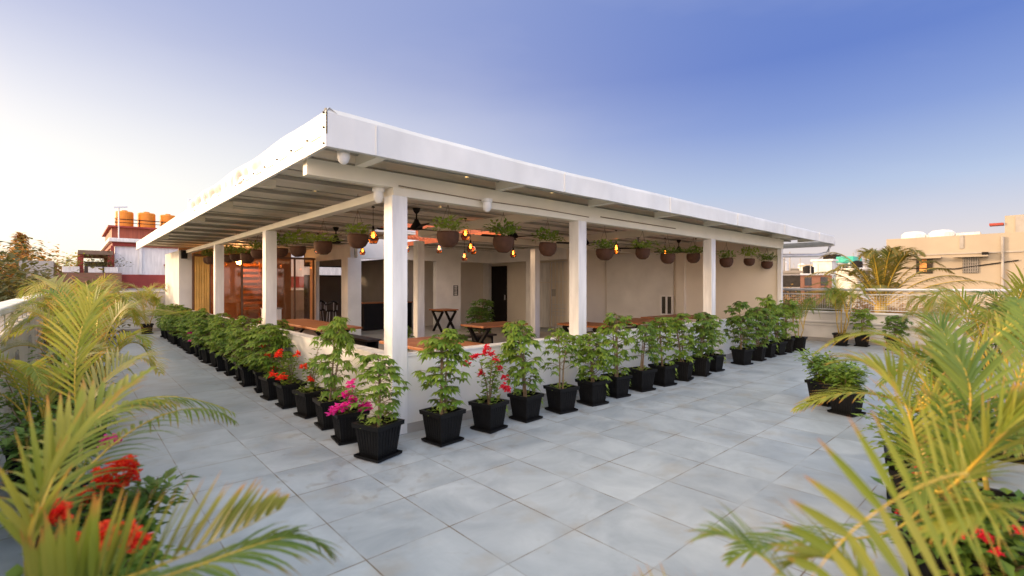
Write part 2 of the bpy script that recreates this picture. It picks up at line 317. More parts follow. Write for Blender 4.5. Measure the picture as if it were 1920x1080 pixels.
# left wall with slotted top rail and iron scrolls
e = empty('balustrade_wall'); tag(e, 'weathered white balustrade wall with slots under its top rail, left edge of terrace', 'parapet wall')
k = MB(); k.box(WX0 - .12, WX0, WY0, WY1 - .01, 0, 1.06); k.build('wall_body', PLAST_L, e)
k = MB(); k.box(WX0 - .15, WX0 + .05, WY0, WY1 - .03, 1.27, 1.345); k.build('top_rail', PLAST_L, e, bevel=.015)
k = MB(); k.box(WX0 - .13, WX0 + .03, WY0, WY1 - .03, 1.061, 1.09); k.build('lower_rail', PLAST_L, e, bevel=.008)
y = WY0 + .3
while y < WY1 - .2:
    MB().box(WX0 - .10, WX0 - .01, y, y + .16, 1.091, 1.269).build('baluster', PLAST_L, e); y += .78
for j in range(7):
    yy = -1.2 + j * 2.3; k = MB()
    for s in (-1, 1):
        k.tube([(WX0 + .03, yy + s * (.10 + .10 * (1 - t / 14) * math.cos(t * .55)), .62 + .14 * (1 - t / 14) * math.sin(t * .55) + t * .012) for t in range(15)], .009, 6)
    k.build('iron_scroll', CONC, e, smooth=True)
# mesh railing on right wall
def railing(name, label, axis, c, a0, a1, z0, z1):
    e = empty(name); tag(e, label, 'railing')
    P = (lambda a, z, o=0: (c + o, a, z)) if axis == 'x' else (lambda a, z, o=0: (a, c + o, z))
    MB().tube([P(a0, z1), P(a1, z1)], .034, 10).build('top_rail', METAL, e, smooth=True)
    MB().bar(P(a0, z1 - .12), P(a1, z1 - .12), .022).build('rail', METAL, e)
    MB().bar(P(a0, z0 + .06), P(a1, z0 + .06), .022).build('rail', METAL, e)
    a = a0; kk = 0
    while a < a1:
        for d in (0, .17):
            if a + d < a1: MB().bar(P(a + d, z0), P(a + d, z1 - .03), .03).build('post', METAL, e)
        kk += 1; a += 2.2
    k = MB(); a = a0 + .05
    while a < a1:
        k.bar(P(a, z0 + .06), P(a, z1 - .12), .0045); a += .055
    z = z0 + .11
    while z < z1 - .14:
        k.bar(P(a0, z), P(a1, z), .0045); z += .055
    k.build('wire_mesh', METAL, e)
railing('mesh_railing', 'pale metal railing with wire mesh on the right parapet wall', 'x', WX1 - .02 + .08, -5.5, 1.55, .83, 1.42)
railing('mesh_railing', 'pale metal mesh railing on the front parapet wall near the camera', 'y', WY0 - .05, -2.9, 12.4, .83, 1.42)
k = empty('corner_pier'); tag(k, 'small white pier and block on the right parapet beside the last pavilion corner', 'pier')
MB().box(12.60, 12.84, 1.70, 2.6, .831, 1.50).build('block', WHITE, k, bevel=.01)
MB().box(12.56, 12.88, 1.66, 2.64, 1.501, 1.56).build('cap', WHITE, k, bevel=.01)

# ------------------------------------------------------------------ pavilion
PAV = empty('restaurant_pavilion'); tag(PAV, 'long white open sided restaurant pavilion with flat overhanging roof on the terrace', 'building')
def P(name, mb, m, parent=None, **kw): return mb.build(name, m, parent or PAV, **kw)
HX, HY = 10.9, 12.3          # length of right facade, left facade to the glass wall
P('dining_floor', MB().box(.09, 8.9, .09, 14.9, .004, .02), INFLOOR)
P('dining_floor', MB().box(8.901, 12.3, .09, 5.4, .004, .02), INFLOOR)
# low walls
P('low_wall', MB().box(-.075, .075, -.075, HY - .1, .0, .80), PLASTER)
P('low_wall', MB().box(.076, HX - .08, -.075, .075, .0, .80), PLASTER)
P('coping', MB().box(-.085, .085, .077, HY - .12, .801, .818), WHITE)
P('coping', MB().box(.086, HX - .09, -.085, .085, .801, .818), WHITE)
P('skirting', MB().box(-.088, -.0755, -.088, HY - .1, .001, .10), CONC)
P('skirting', MB().box(-.0745, HX - .1, -.088, -.0755, .001, .10), CONC)
# posts
def post(x, y, w=.15, z0=.0, z1=2.468, nm='post'): return P(nm, MB().box(x - w/2, x + w/2, y - w/2, y + w/2, z0, z1), WHITE, bevel=.006)
post(0, 0, .178)
for x in (2.93, 7.02): post(x, 0, .18)
for y in (4.36, 8.25): post(0, y, .18)
post(HX, 0, .10)
post(2.9, 4.3, .17); post(6.35, 4.3, .17)
# beams
P('beam', MB().box(-.06, HX + .05, -.06, .06, 2.47, 2.555), RAFT)
P('beam', MB().box(-.06, .06, .061, HY + .2, 2.47, 2.555), RAFT)
P('beam', MB().box(-.92, HX + .12, -.045, .055, 2.557, 2.705), RAFT)
for yy in (1.6, 3.65, 5.7, 7.9, 10.2, 12.4): P('bracket', MB().box(-.95, -.72, yy - .05, yy + .05, 2.70, 2.79), RAFT)
P('beam', MB().box(2.95, 10.8, 4.22, 4.36, 2.56, 2.70), RAFT)
P('beam', MB().box(2.82, 2.95, .06, 4.20, 2.56, 2.70), RAFT)
P('beam', MB().box(6.27, 6.40, .06, 4.20, 2.56, 2.70), RAFT)
# rafters over the right eave, parallel to y
x = -.42
while x < 12.8:
    P('rafter', MB().box(x - .05, x + .05, -.62, -.062, 2.70, 2.795), RAFT); x += 1.78
# ceiling sheets with joints along x; courtyard left open
CZ = 2.80
JOINT = mat('grey_joint', (.38, .36, .32), .7)
def sheets(x0, x1, y0, y1, nm):
    y = y0
    k = MB(); j = 0
    while y < y1 - .01:
        y2 = min(y + .52, y1); dz = .036 * (j % 2)
        k.box(x0, x1, y, y2 - .02, CZ + dz, CZ + .05); y = y2; j += 1
    P(nm, k, CEIL); k = MB(); y = y0 + .52
    while y < y1 - .05: k.box(x0, x1, y - .022, y + .002, CZ - .012, CZ + .03); y += .52
    P('panel_joints', k, JOINT)
sheets(-.95, 12.9, -.63, 4.45, 'ceiling')
sheets(-.95, 2.6, 4.46, 15.0, 'ceiling')
sheets(5.35, 12.4, 4.46, 9.34, 'ceiling')
sheets(2.601, 3.84, 6.0, 9.19, 'ceiling')
sheets(2.601, 3.84, 9.2, 15.0, 'ceiling')
P('edge_board', MB().box(5.325, 5.348, 4.47, 9.33, 2.775, 2.905), REDROOF)
P('roof_deck', MB().box(-.94, 12.88, -.62, 4.45, 2.86, 2.90), SHEET)
P('roof_deck', MB().box(-.94, 2.6, 4.46, 15.0, 2.86, 2.90), SHEET)
P('roof_deck', MB().box(5.35, 12.4, 4.46, 9.34, 2.86, 2.90), SHEET)
P('roof_deck', MB().box(2.601, 3.84, 6.0, 15.0, 2.86, 2.90), SHEET)
# right fascia: flashing with slightly uneven top, taller piece at the corner
def fascia_right():
    k = MB(); n = 60; prev = None
    for i in range(n + 1):
        x = -.97 + (13.98) * i / n
        zt = 3.0 - .055 * min(1, (i / 10) ** .9 if i else 0) - .03 * i / n + .0015 * math.sin(i * .9)
        if i == 0: zt = 3.0
        zb = 2.672
        out_ = -.655 - .006 * math.sin(i * 1.3)
        sec = [(x, -.60, zb + .004), (x, out_, zb), (x, out_ + .003, zt - .05), (x, out_ + .02, zt - .012), (x, out_ + .06, zt), (x, -.50, zt - .05)]
        if prev:
            for a in range(5): k.quad(prev[a], sec[a], sec[a + 1], prev[a + 1])
        prev = sec
    return k
P('fascia', fascia_right(), SHEET, smooth=False)
P('sheet_seam', MB().box(-.552, -.546, -.668, -.655, 2.675, 2.93), SHEET)
for sx_ in (1.9, 4.35, 6.8, 9.25, 11.7): P('sheet_seam', MB().box(sx_, sx_ + .006, -.667, -.655, 2.675, 2.90), SHEET)
# left fascia with loose wrinkled membrane up to a step
def fascia_left():
    k = MB(); ny, nz = 150, 12; y0, y1 = -.655, 5.62; rnd = random.Random(3)
    folds = [(rnd.uniform(1.2, 5.5), rnd.uniform(.05, .14), rnd.uniform(.4, 1)) for _ in range(24)]
    rows = []
    for i in range(ny + 1):
        y = y0 + (y1 - y0) * i / ny; zt = 2.99 + .02 * (i / ny) * 3 + .012 * math.sin(y * 3.1) * min(1, i / 30)
        zb = 2.775 ; r_ = []
        for j in range(nz + 1):
            t = j / nz; z = zb + (zt - zb) * t; d = 0
            for fy, fw, fa in folds: d += fa * math.exp(-((y - fy) / fw) ** 2) * math.exp(-((t - .30) / .33) ** 2)
            r_.append((-.984 + .055 * min(d, 1.3) - .0 * t + (.03 * max(0, t - .85) / .15 if t > .85 else 0), y, z))
        r_.append((-.87, y, zt - .05)); rows.append(r_)
    for a, b in zip(rows, rows[1:]):
        for j in range(nz + 1): k.quad(b[j], a[j], a[j + 1], b[j + 1])
    return k
P('roof_membrane', fascia_left(), SHEET, smooth=True)
P('fascia', MB().box(-.985, -.955, -.653, 5.62, 2.672, 2.772), SHEET)
P('fascia', MB().box(-.985, -.955, 5.621, 15.0, 2.672, 2.90), SHEET)
P('end_flashing', MB().box(-.99, -.93, 5.60, 5.63, 2.773, 3.07), SHEET)
k = MB()
for yy, zz in [(-.62, 2.95), (-.62, 2.83), (-.62, 2.70)]: k.tube([(-.984, yy, zz), (-.996, yy, zz)], .009, 8)
for j in range(7): k.tube([(-.984, -.25 + j * .42, 2.80), (-.997, -.25 + j * .42, 2.80)], .009, 8)
for j in range(6): k.box(-.9875, -.9855, -.55 + j * .42, -.33 + j * .42, 2.768, 2.774)
P('rivets', k, BLACK)
# gutter and downpipe at the far right end
P('gutter', MB().box(13.01, 13.10, -.66, 4.3, 2.62, 2.76), METAL)
P('downpipe', MB().tube([(13.06, -.55, 2.66), (13.04, -.50, 2.44), (12.7, -.35, 2.36), (11.0, .02, 2.30)], .05, 10), METAL, smooth=True)
# cables along the beam
P('cable', MB().tube([(.0, -.066, 2.575), (1.0, -.067, 2.55), (2.0, -.067, 2.557), (3.1, -.067, 2.54)], .006, 6), CORD)
P('cable', MB().tube([(3.4, -.05, 2.575), (4.6, -.052, 2.572), (5.6, -.05, 2.57)], .007, 6), CORD)
# interior walls
WXE = HX
P('end_wall', MB().box(WXE, WXE + .15, .06, 5.45, 0, 2.799), TANW)
P('pilaster', MB().box(WXE - .12, WXE - .001, 2.56, 2.82, 0, 2.555), TANW)
P('wall_panel', MB().box(WXE - .05, WXE - .001, 2.95, 5.40, 0, 2.555), PLASTER)
P('cream_wall', MB().box(9.05, WXE - .001, 5.45, 5.6, 0, 2.799), TANW)
W3 = 9.05
ya, yb = 5.601, 9.35
zh = 2.36
P('header', MB().box(W3, W3 + .18, ya, yb, zh, 2.799), PLASTER)
for p0, p1 in ((862, 897), (985, 1003)): pass
yy0, yy1 = yat(1001, W3), yat(986, W3); P('pier', MB().box(W3, W3 + .18, yy0, yy1, 0, zh - .001), PLASTER)
yb0 = yat(916, 10.0); yb1 = min(10.98, yat(898, 10.0)); P('pier', MB().box(10.0, 10.19, yb0, yb1, 0, 2.449), PLASTER)
P('recess_wall', MB().box(10.2, 10.3, 5.601, 11.1, 0, 2.799), TANW)
P('recess_ceiling', MB().box(W3 + .181, 10.199, 5.61, 10.99, 2.45, 2.5), TANW)
# dark door and cupboard doors in the recess
d = P('door', MB().box(10.15, 10.199, yat(949, 10.15), yat(917, 10.15), .02, 2.30), BLACK)
MB().box(10.13, 10.149, yat(949, 10.15) + .05, yat(949, 10.15) + .09, .95, 1.15).build('handle', METAL, d)
c = P('cupboard_door', MB().box(10.16, 10.199, yat(1030, 10.16), yat(1002, 10.16), .02, 1.62), WHITE, bevel=.005)
c = P('cupboard_door', MB().box(10.16, 10.199, yat(1030, 10.16), yat(1018, 10.16) - .006, 1.64, 2.35), WHITE, bevel=.005)
c = P('cupboard_door', MB().box(10.16, 10.199, yat(1018, 10.16) + .006, yat(1002, 10.16), 1.64, 2.35), WHITE, bevel=.005)
gt = P('grille_door', MB().box(9.92, 9.95, 5.65, yat(1034, 9.92), .03, .09), METAL)
k = MB(); y1_ = yat(1034, 9.92); y0_ = 5.65
for j in range(9): yy = y0_ + (y1_ - y0_) * j / 8; k.bar((9.92, yy, .09), (9.92, yy, 2.34), .016 if j not in (0, 8) else .03)
for z in (.5, .62, .74, .86, 1.65, 2.34): k.bar((9.92, y0_, z), (9.92, y1_, z), .016)
k.build('bars', METAL, gt)
MB().box(9.88, 9.915, y1_ - .2, y1_ - .05, 1.15, 1.40).build('lock_box', CONC, gt)
# white pier wall facing the courtyard (plane y=9.35)
YB = 9.35
x0, x1 = 3.85, W3
P('header', MB().box(x0, W3 + .18, YB + .001, YB + .18, zh, 3.02), PLASTER)
P('pier', MB().box(x0 - .3, x0 + .12, YB, YB + .20, 0, zh - .001), PLASTER)
P('pier', MB().box(xat(818, YB), xat(864, YB), YB + .0, YB + .19, 0, zh - .001), PLASTER)
P('soffit', MB().box(x0 + .3, W3 + .18, YB + .19, 10.99, zh + .09, zh + .13), TANW)
P('back_wall', MB().box(xat(818, YB) - .35, 10.19, 11.0, 11.1, 0, 3.0), TANW)
P('side_wall', MB().box(xat(762, YB) + .0, xat(762, YB) + .1, YB + .2, 13.9, 0, 2.44), KIT)
# left wing wall (plane x=3.72) with kitchen opening
XW = 3.72
P('wing_wall', MB().box(XW, XW + .15, yat(640, XW) - .0 , YB - .001 + .0 + (yat(640, XW) > YB) * 0 + .0 if yat(640, XW) < YB else yat(640, XW) + .001, 0, zh), PLASTER) if False else None
P('header', MB().box(XW, XW + .125, YB + .201, 13.4, zh, 2.799), PLASTER)
P('pier', MB().box(XW, XW + .125, YB + .202, yat(640, XW), 0, zh - .001), PLASTER)
P('pier', MB().box(XW, XW + .125, yat(592, XW), yat(581, XW), 0, zh - .001), WHITE)
# kitchen room behind
xk1 = xat(762, YB)
zc0, zc1 = 1.91, 2.24
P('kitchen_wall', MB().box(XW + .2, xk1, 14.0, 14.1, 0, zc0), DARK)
P('kitchen_wall', MB().box(XW + .2, xk1, 14.0, 14.1, zc1, 3.0), KIT)
xw1 = xat(703, 14.0)
P('kitchen_wall', MB().box(xw1, xw1 + .4, 14.0, 14.1, zc0 + .001, zc1 - .001), KIT)
wn_ = P('clerestory_window', MB().box(XW + .2, xw1, 13.98, 13.999, zc0 - .035, zc0 + .012).box(XW + .2, xw1, 13.98, 13.999, zc1 - .012, zc1 + .035).box(xw1 - .05, xw1, 13.97, 13.979, zc0, zc1), BLACK)
MB().box(XW + .2, xw1 - .05, 14.03, 14.04, zc0 + .013, zc1 - .013).build('pane', CLEAR, wn_)
P('kitchen_ceiling', MB().box(XW + .13, xk1, YB + .61, 13.99, 2.65, 2.7), KIT)
# red tiled roof sloping up behind the header
k = MB(); k.box(1.5, 15.0, YB + .10, YB + .14, 3.03, 3.08)
k.quad((1.5, YB + .10, 3.08), (15.0, YB + .10, 3.08), (15.0, 13.5, 4.9), (1.5, 13.5, 4.9)); k.quad((1.5, YB + .14, 3.03), (1.5, 13.5, 4.85), (15.0, 13.5, 4.85), (15.0, YB + .14, 3.03))
for j in range(88): k.tube([(1.55 + j * .153, YB + .06, 3.08), (1.55 + j * .153, 13.5, 4.92)], .045, 6)
P('tiled_roof', k, REDROOF)
# glass wall at the end of the left veranda
GW = HY
P('pier', MB().box(-.2, .12, GW + .10, 15.2, 0, 2.555), PLASTER)
f = P('glass_wall', MB(), BLACK) if False else None
fr = MB()
xs = [.13, .55, 1.42, 2.2, 3.0, 3.62]
fr.box(.13, 3.68, GW - .03, GW + .03, .02, .09); fr.box(.13, 3.68, GW - .03, GW + .03, 2.40, 2.468)
for x in xs: fr.box(x - .025, x + .025, GW - .028, GW + .028, .091, 2.399)
gf = P('glass_wall', fr, mat('bronze_frame', (.16, .09, .05), .4))
for a, b in zip(xs, xs[1:]): MB().box(a + .026, b - .026, GW - .004, GW + .004, .091, 2.399).build('pane', GLASS, gf)
P('room_wall', MB().box(.13, XW, 14.9, 15.0, 0, 2.799), mat('ochre_wall', (.36, .20, .10), .8))
P('room_floor', MB().box(.13, XW, GW + .04, 14.89, .021, .03), INFLOOR)
# gold curtain behind the first pane
k = MB(); prev = None
for i in range(31):
    x = .16 + .38 * i / 30; yy = GW - .06 + .012 * math.sin(i * 1.9)
    if prev: k.quad((prev[0], prev[1], .06), (x, yy, .06), (x, yy, 2.38), (prev[0], prev[1], 2.38))
    prev = (x, yy)
cu = k.build('curtain', mat('gold_cloth', (.80, .52, .16), .7, .15, 3), smooth=True); tag(cu, 'gold curtain hanging in front of the first pane of the glass wall', 'curtain')
# orange slats added behind the glass, imitating the sunset reflected in it
e = empty('reflection_slats', (0, 0, 0)); tag(e, 'orange slats added behind the glass wall, imitating its sunset reflection', 'screen')
sx0, sx1 = xat(455, 13.6), xat(518, 13.6)
for q in range(9):
    z = .70 + q * .185; MB().box(sx0 + .02, sx1 - .02, 13.6, 13.65, z, z + .09).build('slat', SLATREFL, e)
for x in (sx0, (sx0 + sx1) / 2, sx1): MB().box(x - .02, x + .02, 13.651, 13.70, .03, 2.35).build('upright', SLATREFL, e)
e = empty('slat_fill_lamp', (1.5, 12.95, 2.3)); tag(e, 'added fill lamp behind the glass wall, lighting the orange slats', 'lamp')  # lamp added only to brighten the slats and the room
MB().tube([(0, 0, .1), (0, 0, .499)], .006, 5).build('cord', BLACK, e); MB().lathe([(0, .1), (.06, .08), (.1, 0), (.06, -.08), (0, -.1)], 16).build('globe', mat('fill_lamp_globe', (1, .6, .3), .5, emit=((1, .45, .15), 110)), e, smooth=True)
# downlights in the ceiling
for x, yy in [tuple(hit(a_, b_, 2, CZ)[:2]) for a_, b_ in ((1035, 360), (875, 330), (590, 357), (825, 387))]:
    f = P('downlight', MB().lathe([(.030, -.001), (.033, -.006), (.024, -.012), (.022, -.002)], 16, (x, yy, CZ)), METAL)
    MB().lathe([(.0, -.004), (.021, -.004)], 16, (x, yy, CZ)).build('bulb', SPOT, f)

# ------------------------------------------------------------------ fittings
def dome_lamp(loc, label):
    e = empty('dome_lamp', loc); e.scale = (.85, .85, .85); tag(e, label, 'lamp', 'white dome lamps along the eaves')
    MB().lathe([(0, .0), (.075, .0), (.078, -.03), (.066, -.045), (0, -.045)], 20).build('mount', WHITE, e, smooth=False)
    MB().lathe([(.060, -.046), (.062, -.11), (.050, -.15), (.028, -.175), (0, -.183)], 20).build('dome', mat('milky_dome', (.8, .8, .8), .3) if 'milky_dome' not in bpy.data.materials else bpy.data.materials['milky_dome'], e, smooth=True)
dome_lamp((-.78, -.52, 2.735), 'white dome lamp under the roof corner where both fascias meet')
dome_lamp((-.135, .115, 2.555), 'white dome lamp half hidden beside the corner post')
dome_lamp((1.10, -.16, 2.555), 'white dome lamp on the beam between the two fans')
sp = empty('wall_speaker', (-.1, 12.25, 2.43)); tag(sp, 'small black wall speaker at the far end of the left beam', 'speaker')
MB().box(-.08, .08, -.07, .07, -.12, .12).build('cabinet', BLACK, sp, bevel=.015); MB().lathe([(0, 0), (.05, 0), (.055, .008)], 14, (0, 0, .121)).build('bracket', METAL, sp)

def fan(loc, rz, label):
    e = empty('ceiling_fan', loc, rz); tag(e, label, 'ceiling fan', 'black ceiling fans over the dining tables')
    MB().lathe([(0, 0), (.065, 0), (.05, -.05), (.02, -.09), (0, -.09)], 18).build('canopy', BLACK, e, smooth=True)
    MB().tube([(0, 0, -.08), (0, 0, -.20)], .012, 8).build('rod', BLACK, e)
    MB().lathe([(0, -.18), (.03, -.18), (.045, -.22), (.075, -.27), (.10, -.31), (.10, -.345), (.07, -.355), (0, -.36)], 24).build('motor', BLACK, e, smooth=True)
    for q in range(3):
        a = q * 2 * math.pi / 3; k = MB(); u = Vector((math.cos(a), math.sin(a), 0)); s = Vector((-u.y, u.x, 0))
        st = [(.09, .03, -.330), (.2, .05, -.330), (.6, .065, -.325), (.66, .05, -.322)]
        for (r0, w0, z0), (r1, w1, z1) in zip(st, st[1:]):
            for dz, fl_ in ((0, 1), (-.006, -1)):
                k.quad(u*r0 - s*w0 + Vector((0, 0, z0 + dz - .012)), u*r1 - s*w1 + Vector((0, 0, z1 + dz - .012)), u*r1 + s*w1 + Vector((0, 0, z1 + dz + .012)), u*r0 + s*w0 + Vector((0, 0, z0 + dz + .012)))
        k.build('blade', BLACK, e)
fan((1.66, 2.34, CZ), .2, 'black ceiling fan just right of the corner post')
fan((3.75, 2.30, CZ), .8, 'black ceiling fan between the second hanging bowl and the third, right side')
fan((1.74, 5.8, CZ), .4, 'black ceiling fan over the left wing near the white wall')
fan((8.0, 2.3, CZ), .1, 'black ceiling fan in front of the bright end wall')
fan((10.0, 2.3, CZ), .1, 'small looking black ceiling fan farthest right beside the third post')
fan((5.9, 2.3, CZ), .55, 'black ceiling fan hidden mostly behind the second post')

def pendant(loc, drop, s, label):
    """loc: centre of the shade"""
    e = empty('pendant_lamp', loc); tag(e, label, 'pendant lamp', 'amber glass pendant lamps')
    MB().tube([(0, 0, .13 * s + .04), (0, 0, CZ - loc[2])], .004, 5).build('cord', BLACK, e)
    MB().lathe([(0, .075), (.018, .075), (.03, .055), (.0, .05)], 10, (0, 0, CZ - loc[2] - .075)).build('ceiling_cup', BLACK, e)
    MB().lathe([(0, .135 * s + .045), (.014, .135 * s + .04), (.022, .10 * s), (0, .10 * s)], 10).build('socket', BLACK, e)
    sh = MB().lathe([(.022, .11 * s), (.050 * s + .01, .045 * s), (.095 * s, -.03 * s), (.06 * s, -.10 * s), (0, -.10 * s)], 6).build('shade', AMBER, e)
    k = MB()
    n = 6; prof = [(.022, .11 * s), (.050 * s + .01, .045 * s), (.095 * s, -.03 * s), (.06 * s, -.10 * s)]
    for q in range(n):
        an = 2 * math.pi * q / n; k.tube([(r * 1.01 * math.cos(an), r * 1.01 * math.sin(an), z) for r, z in prof], .0035, 5)
    for r, z in prof[1:]:
        pts = [(r * 1.01 * math.cos(2 * math.pi * q / n), r * 1.01 * math.sin(2 * math.pi * q / n), z) for q in range(n + 1)]; k.tube(pts, .0035, 5)
    k.build('wire_frame', BLACK, sh)
    MB().lathe([(0, .09 * s), (.012, .08 * s), (.026 * s, .03 * s), (.022 * s, -.005 * s), (0, -.02 * s)], 12).build('bulb', BULB, e, smooth=True)
pend = [((1.05, 2.64, 2.31), 1.0, 'amber pendant lamp left of the corner post, right of the biggest left bowl'),
 ((3.05, 7.3, 2.41), .85, 'small amber pendant below the bowl beside the corner post'),
 ((1.91, 7.3, 2.40), .95, 'amber pendant touching the lower left of the third left bowl'),
 ((3.57, 5.97, 2.44), .9, 'amber pendant just right of the corner post in front of white header'),
 ((4.16, 5.43, 2.42), .9, 'amber pendant under the left edge of the first right bowl'),
 ((2.96, 2.75, 2.49), 1.0, 'topmost and largest amber pendant of the courtyard cluster'),
 ((4.11, 4.1, 2.38), 1.0, 'middle amber pendant of the courtyard cluster'),
 ((5.21, 5.81, 2.29), .95, 'lowest amber pendant of the courtyard cluster'),
 ((4.80, 4.89, 2.40), .95, 'amber pendant hanging at the right of the courtyard cluster'),
 ((6.17, 4.94, 2.37), .95, 'amber pendant under the right edge of the second right bowl'),
 ((6.67, 2.01, 2.36), 1.0, 'amber pendant beside the fourth right bowl'),
 ((9.16, 2.23, 2.39), .9, 'amber pendant behind the sixth right bowl'),
 ((9.9, 1.75, 2.30), .9, 'amber pendant just left of the third post')]
for loc, s, lb in pend: pendant(loc, 0, s, lb)

# ------------------------------------------------------------------ plants
def leaf(k, base, d, up, ln, wd, fold=.25, droop=.25):
    """ovate leaf: 4 triangles/quads around a mid rib"""
    d = d.normalized(); s = d.cross(up)
    if s.length < .01: s = Vector((1, 0, 0))
    s.normalize(); n = s.cross(d).normalized()
    m1 = base + d * ln * .45 - Vector((0, 0, 1)) * droop * ln * .15; tip = base + d * ln - Vector((0, 0, 1)) * droop * ln * .6
    i = len(k.v); e = n * fold * wd * .5
    k.v += [tuple(base), tuple(m1 - s * wd * .5 + e), tuple(m1), tuple(m1 + s * wd * .5 + e), tuple(tip)]
    k.f += [(i, i+1, i+2), (i, i+2, i+3), (i+1, i+4, i+2), (i+2, i+4, i+3)]
def rdir(rnd, zlo=-.3, zhi=.8):
    a = rnd.uniform(0, 2 * math.pi); z = rnd.uniform(zlo, zhi); q = math.sqrt(max(0, 1 - z * z)); return Vector((q * math.cos(a), q * math.sin(a), z))
def palmate(k, rnd, c, d, ln, wd, nl=6, spread=1.0):
    """compound leaf: leaflets fanned around the end of a petiole, tips hanging"""
    up = Vector((0, 0, 1)); s = d.cross(up)
    if s.length < .05: s = Vector((1, 0, 0))
    s.normalize(); f = Vector((d.x, d.y, .0)); f = f.normalized() if f.length > .01 else Vector((0, 1, 0))
    for q in range(nl):
        a = (q - (nl - 1) / 2) / nl * 3.6 * spread
        dd = f * math.cos(a) + s * math.sin(a) + Vector((0, 0, rnd.uniform(-.45, .05)))
        leaf(k, c, dd, up, ln * rnd.uniform(.8, 1.15) * (1 - .12 * abs(a)), wd * rnd.uniform(.85, 1.15), droop=rnd.uniform(.4, 1.0))
def shrub_mesh(seed, h, rad, n, m, ln=.085, wd=.038, z0=.10, bare=.12, nl=6, tiers=0):
    rnd = random.Random(seed); fk = MB(); sk = MB(); ns = rnd.choice((2, 3))
    tops = []
    for q in range(ns):
        a = rnd.uniform(0, 6.28); r = rad * rnd.uniform(.05, .35); hh = h * (1 if q == 0 else rnd.uniform(.7, .92))
        pts = [(math.cos(a) * .02, math.sin(a) * .02, -.02), (math.cos(a) * r * .4, math.sin(a) * r * .4, hh * .4), (math.cos(a + .3) * r * .8, math.sin(a + .3) * r * .8, hh * .8), (math.cos(a + .5) * r, math.sin(a + .5) * r, hh * .96)]
        sk.tube(pts, [.013, .009, .006, .003], 6); tops.append(pts)
    for q in range(n):
        pts = tops[q % ns]; t = bare + (1 - bare) * (q / n) ** .9
        if tiers: t = min(1, (round(t * tiers) + rnd.uniform(-.18, .18)) / tiers)
        i = min(2, int(t * 3)); u = t * 3 - i; p = Vector(pts[i]).lerp(Vector(pts[i + 1]), min(1, u))
        env = (.62 + .38 * math.sin(min(1, t * 1.15) * math.pi)) * rad * (1.0 if t < .8 else 1 - (t - .8) * 2.4)
        d = rdir(rnd, -.05, .55); L_ = env * rnd.uniform(.45, 1.05); e = p + d * L_
        e.z = min(max(e.z, .0), h * 1.03)
        sk.tube([p, p.lerp(e, .6) + Vector((0, 0, .012)), e], [.0025, .002, .0015], 4, cap=False)
        palmate(fk, rnd, e, d, ln * rnd.uniform(.8, 1.15), wd, nl)
    return fk.mesh('foliage', m), sk.mesh('stem', STEMB)
def ovate_mesh(seed, h, rad, n, m, ln=.06, wd=.045):
    rnd = random.Random(seed); fk = MB(); sk = MB()
    for q in range(5):
        a = rnd.uniform(0, 6.28); r = rad * rnd.uniform(.3, .9); hh = h * rnd.uniform(.7, 1.0)
        pts = [Vector((0, 0, -.02)), Vector((math.cos(a) * r * .35, math.sin(a) * r * .35, hh * .55)), Vector((math.cos(a) * r, math.sin(a) * r, hh))]
        sk.tube(pts, [.009, .006, .003], 5)
        for j in range(n // 5):
            t = rnd.uniform(.15, 1); p = pts[0].lerp(pts[1], min(1, t * 2)) if t < .5 else pts[1].lerp(pts[2], t * 2 - 1)
            d = rdir(rnd, -.3, .6); leaf(fk, p + d * rnd.uniform(.01, .07), d, Vector((0, 0, 1)), ln * rnd.uniform(.6, 1.2), wd * rnd.uniform(.7, 1.2))
    return fk.mesh('foliage', m), sk.mesh('stem', STEMB)
def flower_mesh(seed, clusters, m, size=.035, per=26, rad=.07):
    rnd = random.Random(seed); out_ = []
    for c in clusters:
        k = MB()
        for q in range(per):
            p = Vector(c) + rdir(rnd, -.7, 1) * rad * rnd.uniform(.3, 1)
            for j in range(3): leaf(k, p, rdir(rnd, -.2, .9), Vector((0, 0, 1)), size * rnd.uniform(.8, 1.2), size * .8, fold=.6, droop=.1)
        out_.append(k.mesh('flower_head', m))
    return out_
# pot, shared meshes
kb = MB(); kb.frus(.215, .012, .275, .27, cap=False); kb.frus(.20, .02, .26, .268, cap=False)
for sgn in range(4):
    a = sgn * math.pi / 2; ca, sa = math.cos(a), math.sin(a)
    for q in range(7):
        o_ = (q - 3) / 3.6; x0_, x1_ = .1085, .1385; p0 = (x0_, o_ * .1, .02); p1 = (x1_, o_ * .13, .262)
        kb.bar((p0[0]*ca - p0[1]*sa, p0[0]*sa + p0[1]*ca, p0[2]), (p1[0]*ca - p1[1]*sa, p1[0]*sa + p1[1]*ca, p1[2]), .010, .005, up=(ca, sa, 0))
POTB = kb.mesh('pot', BLACKP)
kr = MB(); kr.frus(.308, .262, .316, .300, cap=False); kr.frus(.262, .262, .256, .300, cap=False)
for z, flip in ((.262, 1), (.300, 0)):
    a_, b_ = (.308, .262) if z < .28 else (.316, .256); i = len(kr.v)
    for ww in (a_, b_): h = ww / 2; kr.v += [(-h, -h, z), (h, -h, z), (h, h, z), (-h, h, z)]
    kr.f += [(i + q, i + (q + 1) % 4, i + 4 + (q + 1) % 4, i + 4 + q) for q in range(4)]
RIMB = kr.mesh('rim', BLACKP)
SAUB = MB().frus(.262, 0.002, .285, .011).frus(.285, .0111, .290, .03, cap=False).frus(.27, .0112, .28, .0305, cap=False).mesh('saucer', BLACKP)
SOILB = MB().frus(.25, .22, .25, .245).mesh('soil', SOIL)
